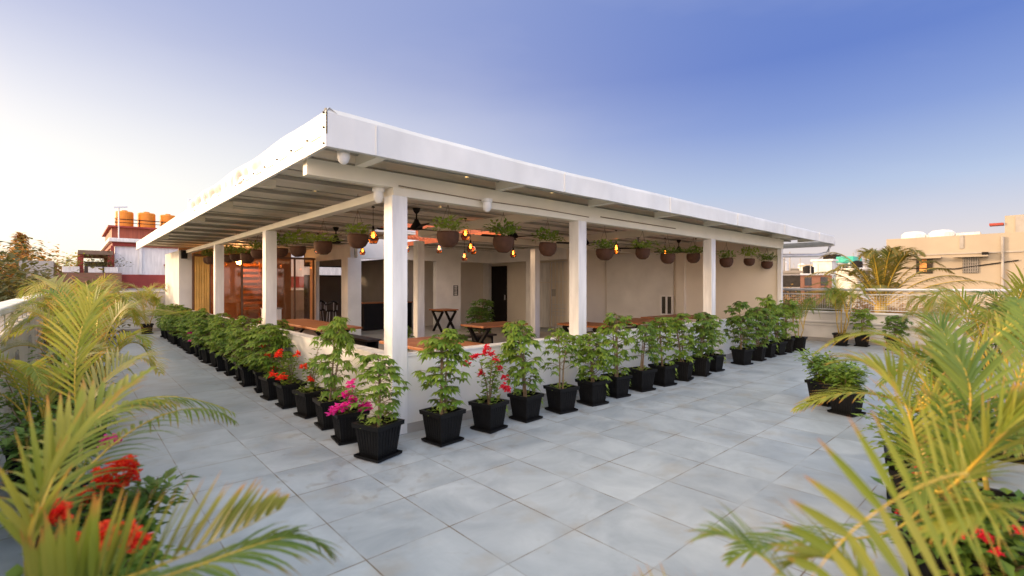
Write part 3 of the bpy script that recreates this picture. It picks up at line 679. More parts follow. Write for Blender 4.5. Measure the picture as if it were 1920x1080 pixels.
TALL = [shrub_mesh(11 + i, [.80, .74, .86, .72, .78][i], [.20, .21, .19, .22, .23][i], [120, 105, 135, 100, 150][i], L_SHRUB if i != 4 else L_DARK, tiers=[7, 8, 0, 7, 0][i]) for i in range(5)]
DENSE = [shrub_mesh(31 + i, [.56, .60, .52, .80][i], [.24, .25, .26, .22][i], [150, 160, 150, 260][i], L_SHRUB if i in (1, 2) else L_DARK, ln=.078, wd=.038) for i in range(4)]
AIRY = [shrub_mesh(51 + i, [.72, .68][i], [.21, .20][i], 74, L_DARK if i else L_SHRUB, bare=.30, ln=.08, wd=.034, tiers=6) for i in range(2)]
OVATE = [ovate_mesh(71 + i, [.50, .42][i], .2, 240, L_SHRUB) for i in range(2)]
UNDER = []
for i in range(3):
    rnd = random.Random(90 + i); k = MB()
    for q in range(26):
        a = rnd.uniform(0, 6.28); r = rnd.uniform(.03, .13); p = Vector((r * math.cos(a), r * math.sin(a), .0)); leaf(k, p + Vector((0, 0, rnd.uniform(.01, .07))), Vector((math.cos(a), math.sin(a), rnd.uniform(.1, 1.2))), Vector((0, 0, 1)), rnd.uniform(.04, .09), rnd.uniform(.03, .06), droop=.3)
    if i:
        a = -1.9 + i * .7; t0 = Vector((math.cos(a) * .14, math.sin(a) * .14, .06))
        for q in range(9): p = t0 + Vector((math.cos(a) * .02 * min(q, 2), math.sin(a) * .02 * min(q, 2), -.022 * q)); leaf(k, p, Vector((math.cos(a) * .5 + rnd.uniform(-.6, .6), math.sin(a) * .5 + rnd.uniform(-.6, .6), -.5)), Vector((0, 0, 1)), .055, .032)
    UNDER.append(k.mesh('undergrowth', L_LIME))
def pot_base(e, rz=0, s=1.0, saucer=True):
    ps = [link_mesh('pot', POTB, e)]
    r_ = link_mesh('rim', RIMB, ps[0]); so = link_mesh('soil', SOILB, e); ps += [so]
    if saucer: ps.append(link_mesh('saucer', SAUB, e))
    for p in ps: p.rotation_euler.z = rz; p.scale = (s, s, s)
    return ps
def potted(loc, kind, label, group, rz=0, s=1.0, frz=0, fs=(1, 1, 1), under=0, flowers=None, ps=1.0, name='potted_shrub', saucer=True, cat='potted plant'):
    e = empty(name, loc); tag(e, label, cat, group)
    pot_base(e, rz, ps, saucer); fm, sm = kind
    f_ = link_mesh('foliage', fm, e); st = link_mesh('stem', sm, e)
    tr_ = random.Random(int(abs(loc[0] * 71 + loc[1] * 37))); tx, ty = tr_.uniform(-.09, .09), tr_.uniform(-.09, .09)
    for o in (f_, st): o.location.z = .24 * ps; o.rotation_euler = (tx, ty, frz); o.scale = fs
    if under is not None: u_ = link_mesh('undergrowth', UNDER[under % 3], e); u_.location.z = .245 * ps; u_.rotation_euler.z = frz * 0
    for fm_ in flowers or (): fo = link_mesh('flower_head', fm_, e); fo.location.z = .24 * ps
    return e
GR = 'black potted plants along the right facade'; GL = 'black potted plants along the left facade'
ordn = ['first', 'second', 'third', 'fourth', 'fifth', 'sixth', 'seventh', 'eighth', 'ninth', 'tenth', 'eleventh', 'twelfth', 'thirteenth', 'fourteenth', 'fifteenth', 'sixteenth', 'seventeenth', 'eighteenth', 'nineteenth', 'twentieth', 'twenty first', 'twenty second', 'twenty third', 'twenty fourth', 'twenty fifth']
rnd = random.Random(5)
arch = [(-.20 + .05 * i, .02 * math.sin(i), .46 + .10 * math.sin(i / 7 * math.pi) - (.0 if i < 4 else (i - 4) * .055)) for i in range(8)]
RF = flower_mesh(3, [(a * 1.0, b - a * .6, c) for a, b, c in arch] + [(.10, -.14, .22), (-.02, .0, .62), (.13, -.15, .17), (-.10, .02, .36)], F_CRIM, .036, 14, .045)
right = [  # x, kind, target height of foliage, label
 (.22, TALL[0], .80, 'tall leafy shrub in black pot, nearest to the corner along the right facade'),
 (.82, OVATE[1], .55, 'arching crimson bougainvillea in black pot against the white low wall'),
 (1.38, TALL[2], .84, 'tall climbing shrub in black pot just right of the crimson bougainvillea'),
 (1.96, AIRY[0], .72, 'open airy shrub in black pot, second pot right of the crimson bougainvillea'),
 (2.54, DENSE[1], .62, 'rounded dense green shrub in black pot below the second post'),
 (3.13, TALL[1], .86, 'tall slender shrub with bare reddish trunk just right of the second post'),
 (3.73, AIRY[1], .70, 'dark thin shrub in black pot, second pot right of the second post'),
 (4.30, TALL[3], .74, 'airy shrub with lime undergrowth, third pot right of the second post'),
 (4.90, TALL[2], .78, 'narrow upright shrub, fourth pot right of the second post'),
 (5.50, TALL[4], .78, 'bushy dark shrub, second pot left of the third post'),
 (6.08, TALL[0], .76, 'green shrub in black pot closest to the third post, before the gap'),
 (7.20, TALL[4], .92, 'tall dark shrub in black pot, first after the gap in the right row'),
 (7.92, DENSE[0], .80, 'low shrub in black pot, second after the gap in the right row'),
 (8.58, TALL[1], 1.02, 'tallest tiered shrub of the far cluster, third after the gap'),
 (9.15, TALL[2], .86, 'dense shrub in black pot, fourth after the gap in the right row'),
 (9.70, TALL[3], .88, 'shrub in black pot, fifth after the gap, next to the potted palm')]
for i, (x, kd, h, lb) in enumerate(right):
    h0 = max(v.co.z for v in kd[0].vertices); sc_ = h / h0; fl_ = RF if i == 1 else None
    w_ = 1.05 if h < .8 else 1.16; sc_ *= 1.08
    potted((x, -.55 + rnd.uniform(-.03, .03), 0), kd, lb, GR, rz=rnd.uniform(-.22, .22), frz=rnd.uniform(0, 6), fs=(w_, w_, sc_), under=i + (1 if i == 1 else 0), flowers=fl_, ps=rnd.uniform(.97, 1.05))
MF = flower_mesh(8, [(-.16, -.10, .10), (-.10, -.14, .12), (-.02, -.12, .16), (.12, -.10, .10), (.16, -.06, .06), (-.05, -.06, .22), (.03, .02, .30), (-.18, -.02, .06), (.08, -.13, .06)], F_MAG, .042, 16, .055)
RF2 = flower_mesh(9, [(-.16, -.02, .42), (-.12, .05, .44), (-.2, .0, .18), (-.17, -.08, .14), (-.13, -.14, .16)], F_RED, .036, 16, .05)
RF3 = flower_mesh(10, [(-.12, -.1, .36), (-.14, .05, .48), (-.05, -.12, .20)], F_RED, .034, 14, .045)
PF = flower_mesh(12, [(-.22, 0, .25), (-.2, .05, .10)], F_MAG, .04, 12, .04)
ll = {0: 'tiered shrub in black pot standing at the very corner of the pavilion', 1: 'magenta bougainvillea in black pot behind the corner shrub', 2: 'large full shrub in black pot directly behind the magenta bougainvillea',
 4: 'shrub with red flowers low on its left side, left facade row', 5: 'tall shrub with one bright red flower cluster near its top, left facade row', 3: 'shrub dotted with orange red flowers between two larger shrubs, left facade row'}
for i in range(24):
    y = [-.50, .12, .72, 1.32, 1.95, 2.55, 3.12][i] if i < 7 else 3.72 + (i - 7) * .585
    if i == 0: kd, h = TALL[3], .66
    elif i == 1: kd, h = OVATE[1], .30
    elif i == 2: kd, h = TALL[0], .98
    elif i == 3: kd, h = OVATE[0], .60
    elif i == 4: kd, h = OVATE[1], .42
    else: kd = [TALL[4], DENSE[2], TALL[1], DENSE[0], DENSE[1], TALL[0]][i % 6]; h = [.74, .66, .80, .62, .70, .76][i % 6]
    h0 = max(v.co.z for v in kd[0].vertices); w_ = 1.0 if i < 5 else 1.22
    lb = ll.get(i) or ('shrub with %s, %s pot from the corner along left facade' % (['broad round crown', 'spreading crown', 'upright crown'][i % 3], ordn[i]))
    if i == 14: lb = 'green shrub with pink flowers, mid way along the left facade row'
    potted((-.42 + rnd.uniform(-.03, .03) - (.0 if i else .02), y, 0), kd, lb, GL, rz=(.30 if i == 0 else rnd.uniform(-.15, .15)), frz=rnd.uniform(0, 6), fs=(w_, w_, h / h0), under=(i % 3 if i < 9 else 0), flowers={1: MF, 3: RF3, 4: RF2, 5: RF3, 14: PF}.get(i), ps=1.05 if i == 0 else 1.0)

# ---- palms
def bez(P_, t):
    n = len(P_) - 1; p = Vector((0, 0, 0))
    for i, c in enumerate(P_): p += Vector(c) * (math.comb(n, i) * (1 - t) ** (n - i) * t ** i)
    return p
def frond_mb(rk, lk_, pts, ln, wd, npair=30, roll=0, droop=.5, rnd=random, seg=4, rad=.006, ang=.75, bare=.18, vee=.35, one=0, angk=.45):
    """rachis along a bezier; leaflets both sides. rk: rachis builder, lk_: leaflet builder"""
    cs = [bez(pts, t / 14) for t in range(15)]
    rk.tube(cs, [rad * (1 - .85 * t / 14) for t in range(15)], 6)
    if lk_.t is None: lk_.t = []
    for q in range(npair):
        t = bare + (1 - bare) * (q + .5) / npair; p = bez(pts, t); T = (bez(pts, min(1, t + .02)) - bez(pts, t - .02)).normalized()
        up = Vector((0, 0, 1)); S = T.cross(up)
        if S.length < .1: S = Vector((VY, -VX, 0))
        S.normalize(); Nn = S.cross(T).normalized()
        if roll: m_ = Matrix.Rotation(roll, 3, T); S = m_ @ S; Nn = m_ @ Nn
        u = (t - bare) / (1 - bare); l_ = ln * (math.sin(math.pi * min(1, .18 + .80 * u)) ** .7) * rnd.uniform(.88, 1.08)
        al = ang * (1 - angk * u)
        for sd in (-1, 1):
            if one and sd == one: 
                if rnd.random() < .6: continue
            d = (T * math.cos(al) + (S * sd * math.cos(vee) + Nn * math.sin(vee)) * math.sin(al)).normalized()
            d = (d + Vector((rnd.uniform(-.07, .07), rnd.uniform(-.07, .07), rnd.uniform(-.07, .07)))).normalized()
            c = p.copy(); dr = droop * rnd.uniform(.7, 1.4); i = len(lk_.v); dd = d.copy()
            w_ = d.cross(Nn).normalized()
            for j in range(seg + 1):
                f_ = j / seg; ww = wd * (.55 + .45 * math.sin(min(1, f_ * 2.2) * math.pi / 2)) * (1 - f_ ** 2.2) + .0006
                lk_.v += [tuple(c - w_ * ww * .5 + Nn * ww * .12), tuple(c), tuple(c + w_ * ww * .5 + Nn * ww * .12)]; lk_.t += [f_, f_, f_]
                dd = (dd + Vector((0, 0, -dr / seg * (0.5 + f_)))).normalized(); c = c + dd * l_ / seg
            for j in range(seg):
                a = i + j * 3; lk_.f += [(a, a+3, a+4, a+1), (a+1, a+4, a+5, a+2)]
def frond(parent, pts, lm, ln, wd, sm=None, **kw):
    r_, l_ = MB(), MB(); frond_mb(r_, l_, pts, ln, wd, **kw)
    o = l_.build('frond', lm, parent); r_.build('stalk', sm or STALK, o, smooth=True); return o
def palm_variant(seed, h, spread, nf, lm, lm2=None, ln=.24, wd=.018, npair=26):
    """clump palm meshes: list of (frond mesh, stalk mesh) and canes"""
    rnd = random.Random(seed); out_ = []; ck = MB()
    nc = max(2, nf // 3); canes = []
    for q in range(nc):
        a = rnd.uniform(0, 6.28); b = Vector((.05 * math.cos(a), .05 * math.sin(a), -.02)); t = b + Vector((math.cos(a) * .09, math.sin(a) * .09, h * rnd.uniform(.22, .40)))
        ck.tube([b, b.lerp(t, .5) + Vector((0, 0, .02)), t], [.016, .013, .010], 8); canes.append(t)
    for q in range(nf):
        a = q * 2.4 + rnd.uniform(-.3, .3); b = canes[q % nc]; u = Vector((math.cos(a), math.sin(a), 0)); hh = h * rnd.uniform(.72, 1.08); sp = spread * rnd.uniform(.6, 1.1)
        pts = [b, b + u * sp * .12 + Vector((0, 0, (hh - b.z) * .75)), b + u * sp * .55 + Vector((0, 0, (hh - b.z) * 1.15)), Vector((0, 0, 0)) + u * sp + Vector((0, 0, hh * rnd.uniform(.55, .85)))]
        r_, l_ = MB(), MB(); frond_mb(r_, l_, pts, ln, wd, npair=npair, rnd=rnd, droop=rnd.uniform(.4, .9), vee=rnd.uniform(.1, .6), rad=.007, seg=3)
        mm = lm2 if (lm2 and rnd.random() < .45) else lm
        out_.append((l_.mesh('frond', mm), r_.mesh('stalk', STALK, True)))
    return out_, ck.mesh('cane', CANE, True)
PALMV = [palm_variant(1, 1.15, .75, 11, L_PALM, L_DRY), palm_variant(2, 1.25, .70, 12, L_PALMG, L_PALM), palm_variant(3, 1.05, .80, 10, L_DRY, L_PALM), palm_variant(4, 1.2, .62, 14, L_PALMG, L_PALMG, npair=30)]
def palm(loc, v, rz, s, label, group, sz=1.0, cat='potted palm', pot=True):
    e = empty('potted_palm', loc); tag(e, label, cat, group)
    if pot: pot_base(e, rz * .05, 1.05)
    fr_, ca = PALMV[v]; c = link_mesh('cane', ca, e); c.location.z = .25; c.rotation_euler.z = rz; c.scale = (s, s, s * sz)
    for a, b in fr_:
        o = link_mesh('frond', a, e); o.location.z = .25; o.rotation_euler.z = rz; o.scale = (s, s, s * sz); link_mesh('stalk', b, o)
    return e
GPL = 'palms crowding the left edge of the terrace'; GPR = 'palms crowding the right edge of the terrace'
lp = [(-2.62, .35, 2, .4, .85, 'dry sandy leaved palm nearest the camera on the left edge'), (-2.40, 1.6, 0, 2.0, 1.0, 'yellow green palm leaning over the walkway, second along the left edge'),
      (-2.50, 2.9, 1, 1.0, 1.05, 'green palm with tall upright fronds, third along the left edge'), (-2.30, 4.3, 2, 3.0, 1.2, 'sandy brown feathery palm, fourth along the left edge'),
      (-2.5, 5.9, 0, 4.2, 1.22, 'yellow palm, fifth along the left edge before the balustrade bend'), (-2.3, 7.6, 1, 5.3, 1.15, 'green palm, sixth along the left edge'),
      (-2.4, 9.4, 2, .8, 1.15, 'small looking dry palm, seventh along the left edge'), (-2.2, 11.3, 0, 1.9, 1.2, 'yellow topped palm, last but one on the left edge')]
for x, y, v, rz, s, lb in lp: palm((x, y, 0), v, rz, s, lb, GPL)
palm((-.75, 14.6, 0), 0, 1.1, 1.2, 'bright yellow topped palm against the far back wall beside the pavilion pier', GPL, sz=1.0)
palm((10.25, -.62, 0), 3, 2.0, .82, 'dark green palm ending the right facade row', GR)
palm((12.05, -1.05, 0), 1, .5, 1.15, 'tall narrow palm in a black pot against the right parapet wall', GPR)
rp = [(11.3, -3.0, 2, 1.4, 1.1, 'hazy dry palm against the right parapet, beyond the round shrub'), (9.2, -4.6, 1, 2.0, 1.05, 'green palm farthest along the right front edge'),
      (7.2, -4.5, 0, .3, 1.1, 'yellow palm, third from the far end of the right front edge'), (5.4, -4.45, 3, 1.2, 1.05, 'deep green full palm in the middle of the right front edge'),
      (3.7, -4.35, 1, 3.3, 1.1, 'tall green palm with spreading fronds behind the nearest right palm')]
for x, y, v, rz, s, lb in rp: palm((x, y, 0), v, rz, s, lb, GPR)
# hero palms close to the camera, frond by frond
def hero(name_loc, label, group, fronds, canes):
    e = empty('potted_palm', name_loc); tag(e, label, 'potted palm', group); pot_base(e, .2, 1.15)
    b0 = Vector(name_loc)
    def lo(p): return Vector(p) - b0
    for c in canes: MB().tube([lo(p) for p in c], [.015 - .003 * i for i in range(len(c))], 8).build('cane', CANE, e, smooth=True)
    for pts, lm, ln, wd, kw in fronds: frond(e, [lo(p) for p in pts], lm, ln, wd, rnd=random.Random(len(pts) + int(ln * 100)), **kw)
    return e
# left hero: pot near (-2.45,-2.2)
b = Vector((-2.62, -2.62, .26)); top = b + Vector((.03, .05, .40))
hero((-2.62, -2.62, 0), 'nearest left palm with broad yellow green fronds sweeping over the lower left corner', GPL, [
  ([top, at(25, 980, 1.15), at(95, 800, 1.35), at(290, 690, 2.0)], L_PALM, .26, .022, dict(npair=20, droop=.35, vee=.7, ang=.5, rad=.009)),
  ([top, at(90, 1150, 1.0), at(300, 1075, 1.15), at(530, 952, 1.45)], L_PALM, .24, .026, dict(npair=26, droop=.10, vee=1.45, ang=1.25, bare=.05)),
  ([top, at(330, 1170, 1.1), at(530, 930, 1.45), at(618, 1040, 1.55)], L_PALMG, .22, .017, dict(npair=34, droop=.8, vee=.2)),
  ([top, at(60, 900, 1.7), at(330, 700, 2.4), at(440, 790, 2.7)], L_PALMG, .26, .016, dict(npair=30, droop=1.1, vee=.0)),
  ([top, at(40, 950, 1.5), at(160, 700, 2.0), at(330, 760, 2.4)], L_PALM, .26, .018, dict(npair=28, droop=.7, vee=.2)),
 ], [[b, b + Vector((.01, .02, .2)), top]])
# second left hero around (-2.45,-.9)
b = Vector((-2.50, -.95, .26)); top = b + Vector((.04, .02, .42))
hero((-2.50, -.95, 0), 'left palm with arching fronds and pinkish drooping tips over the walkway', GPL, [
  ([top, at(130, 760, 2.6), at(260, 610, 3.0), at(300, 700, 3.3)], L_DRY, .26, .016, dict(npair=30, droop=.6, vee=.4)),
  ([top, at(150, 800, 2.5), at(250, 740, 2.7), at(345, 750, 3.0)], L_DRY, .24, .015, dict(npair=26, droop=1.0, vee=.2)),
  ([top, at(150, 780, 2.5), at(290, 700, 2.9), at(440, 775, 3.0)], L_PALMG, .24, .016, dict(npair=30, droop=1.2, vee=.0)),
  ([top, at(120, 700, 2.6), at(150, 540, 2.8), at(215, 560, 2.9)], L_PALM, .26, .017, dict(npair=28, droop=.5, vee=.5)),
 ], [[b, b + Vector((.02, .0, .2)), top]])
# frond reaching to the corner of the walkway (bright green, seen against the pots)
b = Vector((-2.45, 3.6, .26)); top = b + Vector((.05, 0, .5))
hero((-2.45, 3.6, 0), 'left palm whose bright green frond points at the far potted shrubs', GPL, [
  ([top, top + Vector((.2, .1, .5)), at(270, 600, 6.6), at(350, 585, 6.6)], L_PALM, .38, .022, dict(npair=34, droop=.2, vee=.5)),
  ([top, top + Vector((0, .0, .8)), at(200, 500, 6.2), at(235, 590, 6.4)], L_DRY, .34, .02, dict(npair=28, droop=.6, vee=.4)),
  ([top, top + Vector((-.2, .0, .8)), at(100, 490, 6.2), at(50, 560, 6.4)], L_DRY, .34, .02, dict(npair=28, droop=.6, vee=.4)),
 ], [[b, b + Vector((.03, 0, .25)), top]])
# right hero palms
b = Vector((.55, -4.25, .26)); top = b + Vector((-.05, .05, .35))
hero((.55, -4.25, 0), 'nearest right palm with long yellow stalks and rust tipped leaflets at the lower right corner', GPR, [
  ([top, at(2000, 880, 1.0), at(1700, 820, 1.0), at(1520, 1085, 1.05)], L_PALM, .22, .026, dict(npair=14, droop=.06, vee=.15, ang=1.5, angk=.12, roll=-1.25, bare=.30)),
  ([top, at(1700, 900, 1.7), at(1740, 640, 2.0), at(1560, 680, 2.2)], L_PALM, .24, .016, dict(npair=34, droop=.6, vee=.3)),
  ([top, at(1800, 900, 1.6), at(1900, 680, 1.8), at(1720, 620, 2.0)], L_PALMG, .24, .017, dict(npair=34, droop=.6, vee=.3, rad=.009)),
  ([top, at(1850, 900, 1.6), at(1990, 640, 1.8), at(1900, 560, 2.1)], L_PALMG, .24, .016, dict(npair=32, droop=.6, vee=.3)),
  ([top, at(1700, 1100, 1.5), at(1500, 960, 1.5), at(1370, 1050, 1.5)], L_PALMG, .20, .016, dict(npair=26, droop=.6, vee=.5)),
  ([top, at(1780, 1000, 1.4), at(1860, 760, 1.4), at(1980, 760, 1.5)], L_PALM, .24, .018, dict(npair=34, droop=.5, vee=.5, rad=.010)),
  ([top, at(1900, 1000, 1.3), at(1960, 900, 1.3), at(1740, 1000, 1.3)], L_PALM, .22, .017, dict(npair=30, droop=.5, vee=.4)),
 ], [[b, b + Vector((-.02, .02, .2)), top], [b + Vector((.06, 0, 0)), b + Vector((.08, .05, .25)), b + Vector((.05, .10, .5))], [b + Vector((-.06, .03, 0)), b + Vector((-.08, .06, .2)), b + Vector((-.1, .1, .42))]])
b = Vector((-.75, -4.45, .26)); top = b + Vector((-.02, .03, .22))
hero((-.75, -4.45, 0), 'low right palm showing only upright leaflet tips along the bottom edge', GPR, [
  ([top, at(1420, 1330, 1.05), at(1270, 1150, 1.1), at(1180, 1130, 1.2)], L_PALM, .17, .018, dict(npair=20, droop=.02, vee=1.4, ang=1.25, bare=.1)),
  ([top, at(1500, 1250, 1.05), at(1450, 950, 1.15), at(1310, 1010, 1.25)], L_PALMG, .18, .015, dict(npair=20, droop=.6, vee=.4)),
  ([top, at(1640, 1200, 1.1), at(1620, 980, 1.1), at(1480, 1060, 1.2)], L_PALM, .20, .018, dict(npair=22, droop=.4, vee=.4)),
 ], [[b, b + Vector((0, .01, .1)), top]])
b = Vector((1.9, -3.95, .26)); top = b + Vector((0, .03, .4))
hero((1.9, -3.95, 0), 'right palm with glowing orange yellow stem rising in front of the railing', GPR, [
  ([top, at(1830, 760, 2.9), at(1700, 540, 3.0), at(1530, 660, 3.2)], L_PALM, .28, .019, dict(npair=36, droop=.6, vee=.2, rad=.011)),
  ([top, at(1850, 760, 2.8), at(1790, 590, 2.9), at(1650, 720, 2.9)], L_PALMG, .28, .019, dict(npair=36, droop=.6, vee=.2, rad=.011)),
  ([top, at(1830, 700, 2.9), at(1900, 540, 3.0), at(1990, 600, 3.2)], L_PALM, .28, .019, dict(npair=36, droop=.6, vee=.3, rad=.010)),
  ([top, at(1740, 780, 2.9), at(1620, 690, 3.0), at(1490, 770, 3.0)], L_PALM, .26, .018, dict(npair=34, droop=.5, vee=.3, rad=.009)),
  ([top, at(1780, 700, 3.2), at(1820, 600, 3.4), at(1700, 590, 3.6)], L_PALMG, .28, .018, dict(npair=32, droop=.5, vee=.3)),
  ([top, at(1850, 800, 2.8), at(1930, 700, 2.7), at(1900, 850, 2.6)], L_PALMG, .28, .018, dict(npair=32, droop=.6, vee=.3)),
 ], [[b, b + Vector((-.02, .02, .2)), top]])
b = Vector((1.35, -4.35, .26)); top = b + Vector((0, .03, .3))
hero((1.35, -4.35, 0), 'low spreading palm with many green fronds filling the lower right, behind the nearest one', GPR, [
  ([top, at(1740, 800, 2.4), at(1760, 680, 2.5), at(1640, 640, 2.7)], L_PALM, .24, .017, dict(npair=32, droop=.5, vee=.3)),
  ([top, at(1800, 860, 2.3), at(1880, 780, 2.2), at(1960, 860, 2.1)], L_PALMG, .24, .017, dict(npair=32, droop=.5, vee=.3)),
  ([top, at(1760, 900, 2.2), at(1800, 820, 2.1), at(1700, 960, 2.0)], L_PALMG, .24, .017, dict(npair=32, droop=.6, vee=.3)),
 ], [[b, b + Vector((-.02, .02, .2)), top], [b + Vector((.05, .05, 0)), b + Vector((.1, .08, .2)), b + Vector((.14, .1, .4))]])

# ---- bushes and flowers among the palms
def bush(loc, rad, h, n, m, label, cat='shrub', group=None, ln=.07, wd=.045, flowers=None, fm=None, seed=0, pot=True, name='flowering_bush', fsz=.021):
    e = empty(name, loc); tag(e, label, cat, group); rnd = random.Random(seed)
    if pot: pot_base(e, rnd.uniform(-.3, .3), 1.0)
    fk, sk = MB(), MB()
    for q in range(9):
        a = q * 2.4; r = rad * rnd.uniform(.3, .95); hh = h * rnd.uniform(.7, 1.0)
        pts = [Vector((.03 * math.cos(a), .03 * math.sin(a), .22)), Vector((math.cos(a) * r * .5, math.sin(a) * r * .5, .22 + hh * .6)), Vector((math.cos(a) * r, math.sin(a) * r, .22 + hh * .95))]
        sk.tube(pts, [.008, .006, .003], 5)
        for j in range(n // 9):
            t = rnd.uniform(.05, 1); p = pts[0].lerp(pts[1], t * 2) if t < .5 else pts[1].lerp(pts[2], t * 2 - 1)
            d = rdir(rnd, -.4, .7); leaf(fk, p + d * rnd.uniform(.0, rad * .45), d, Vector((0, 0, 1)), ln * rnd.uniform(.6, 1.3), wd * rnd.uniform(.7, 1.2))
    fk.build('foliage', m, e); sk.build('stem', STEMB, e)
    if flowers:
        for fm_ in flower_mesh(seed + 1, [Vector(c) - Vector(loc) for c in flowers], fm, fsz, 30, fsz * 1.9): link_mesh('flower_head', fm_, e)
    return e
GBL = 'flowering bushes under the left palms'
def cl(cx, cy, d, n, sx, sy, seed):
    r_ = random.Random(seed); return [at(cx + r_.uniform(-sx, sx), cy + r_.uniform(-sy, sy), d) for _ in range(n)]
bush((-2.38, -1.75, 0), .24, .50, 900, L_DARK, 'bushy bougainvillea with bright orange red heads at the lower left of the terrace', 'bougainvillea', GBL, flowers=[at(x, y, 2.1) for x, y in ((190, 895), (205, 885), (222, 878), (240, 882), (248, 895), (235, 870), (200, 905), (225, 908), (165, 930), (152, 940))], fm=F_RED, seed=21)
bush((-2.48, -2.25, 0), .24, .40, 900, L_SHRUB, 'bush with two low scarlet flower heads beside the lower left corner', 'bougainvillea', GBL, flowers=[at(x, y, 1.55) for x, y in ((80, 975), (95, 968), (110, 965), (172, 1010), (205, 1000), (200, 1025), (235, 1005), (255, 1020))], fm=F_RED, seed=22)
bush((-2.60, -.3, 0), .30, .60, 900, L_DARK, 'leafy bush with a few magenta blooms behind the orange red bougainvillea', 'bougainvillea', GBL, flowers=cl(215, 838, 2.8, 3, 18, 14, 4), fm=F_MAG, seed=23)
bush((-2.75, .9, 0), .32, .62, 620, L_SHRUB, 'dark green bush low beside the balustrade, left of the walkway', 'shrub', GBL, seed=24)
bush((-2.45, 2.2, 0), .32, .55, 620, L_DARK, 'green bush between the second and third left palms', 'shrub', GBL, seed=25)
bush((-2.6, 3.7, 0), .32, .6, 520, L_SHRUB, 'green bush under the feathery brown palm', 'shrub', GBL, seed=26)
bush((-2.35, 6.8, 0), .32, .6, 420, L_DARK, 'small green bush farther along the left edge', 'shrub', GBL, seed=27)
bush((-1.95, 13.6, 0), .28, .5, 420, L_DARK, 'potted bush with purple flowers before the far back wall', 'bougainvillea', GBL, flowers=[(-2.1 + .09 * q, 13.45, .82 + .04 * (q % 3)) for q in range(6)], fm=F_PUR, seed=28)
# right side shrubs
GBR = 'potted shrubs on the right part of the terrace'
bush((4.75, -2.62, 0), .28, .44, 1300, L_SHRUB, 'round green shrub in a black pot standing free on the right floor', 'shrub', GBR, seed=31, name='potted_bush')
bush((4.40, -2.95, 0), .28, .38, 1300, L_SHRUB, 'golden lit shrub pressed against the front of the free standing round shrub', 'shrub', GBR, seed=32, name='potted_bush')
potted((12.25, -1.45, 0), TALL[1], 'leafy shrub beside the tall narrow palm at the right parapet', GBR, frz=1, fs=(1.2, 1.2, 1.0), under=0)
potted((11.9, -2.15, 0), DENSE[0], 'compact dark shrub in pot alone against the right parapet', GBR, frz=2, fs=(1.05, 1.05, 1.05), under=None)
bush((2.9, -4.1, 0), .36, .44, 1200, L_DARK, 'bush with small dark red blooms behind the nearest right fronds', 'bougainvillea', GBR, flowers=cl(1790, 745, 3.9, 4, 22, 16, 9), fm=F_CRIM, seed=33, fsz=.016)
bush((1.75, -4.0, 0), .34, .50, 1300, L_SHRUB, 'bush dotted with crimson blooms under the nearest right palm', 'bougainvillea', GBR, flowers=cl(1720, 905, 2.5, 6, 60, 60, 10), fm=F_CRIM, seed=34, fsz=.014)
bush((.50, -4.35, 0), .36, .36, 1300, L_DARK, 'leafy bush filling the lower right corner under the rust tipped fronds', 'shrub', GBR, flowers=cl(1850, 1000, 1.9, 5, 70, 60, 11), fm=F_CRIM, seed=35, fsz=.012)
bush((6.3, -3.7, 0), .32, .55, 520, L_DARK, 'bush between the middle palms of the right front edge', 'shrub', GBR, seed=36)
bush((9.9, -3.9, 0), .32, .5, 420, L_SHRUB, 'small bush beyond the palms at the far end of the right front edge', 'shrub', GBR, seed=37)
# indoor plants
potted((5.05, 5.0, .02), DENSE[3], 'dark glossy shrub standing indoors in the courtyard centre', 'indoor plants', frz=1, fs=(1.5, 1.5, 1.2), under=None)
potted((1.75, 3.05, .02), TALL[2], 'green indoor plant in the shade left of the corner post', 'indoor plants', frz=2, fs=(1.1, 1.1, .75), under=0)
potted((.5, 5.4, .02), DENSE[1], 'indoor shrub behind the low wall at the first left post', 'indoor plants', frz=2, fs=(1, 1, 1), under=0)
potted((2.35, 2.2, .02), DENSE[0], 'low indoor shrub right of the corner post', 'indoor plants', frz=2, fs=(.9, .9, .8), under=0)

# ---- hanging bowls
BOWL = MB().lathe([(0, -.125), (.06, -.12), (.11, -.085), (.138, -.03), (.142, .03), (.132, .07), (.122, .07), (.12, .045), (0, .04)], 24).mesh('bowl', COIR, True)
HF = []
for i in range(4):
    rnd2 = random.Random(120 + i); k = MB()
    for q in range(130):
        a = rnd2.uniform(0, 6.28); r = rnd2.uniform(0, .09); p = Vector((r * math.cos(a), r * math.sin(a), .05)); d = Vector((math.cos(a) * rnd2.uniform(.3, 1.1), math.sin(a) * rnd2.uniform(.3, 1.1), rnd2.uniform(.3, 1.3)))
        e_ = p + d.normalized() * rnd2.uniform(.04, .19); leaf(k, e_, d + rdir(rnd2, -.6, .4) * .6, Vector((0, 0, 1)), rnd2.uniform(.06, .11), rnd2.uniform(.035, .06), droop=.6)
        if i == 3 and q < 26: leaf(k, p, d, Vector((0, 0, 1)), .2, .012, droop=.7)
    if i in (1, 2):
        for q in range(16): a = 2.6; p = Vector((math.cos(a) * (.10 + .010 * q), math.sin(a) * (.10 + .010 * q), .12 + .03 * math.sin(q * .5))); leaf(k, p, rdir(rnd2), Vector((0, 0, 1)), .05, .035)
    HF.append(k.mesh('foliage', L_LIME if i == 0 else L_SHRUB))
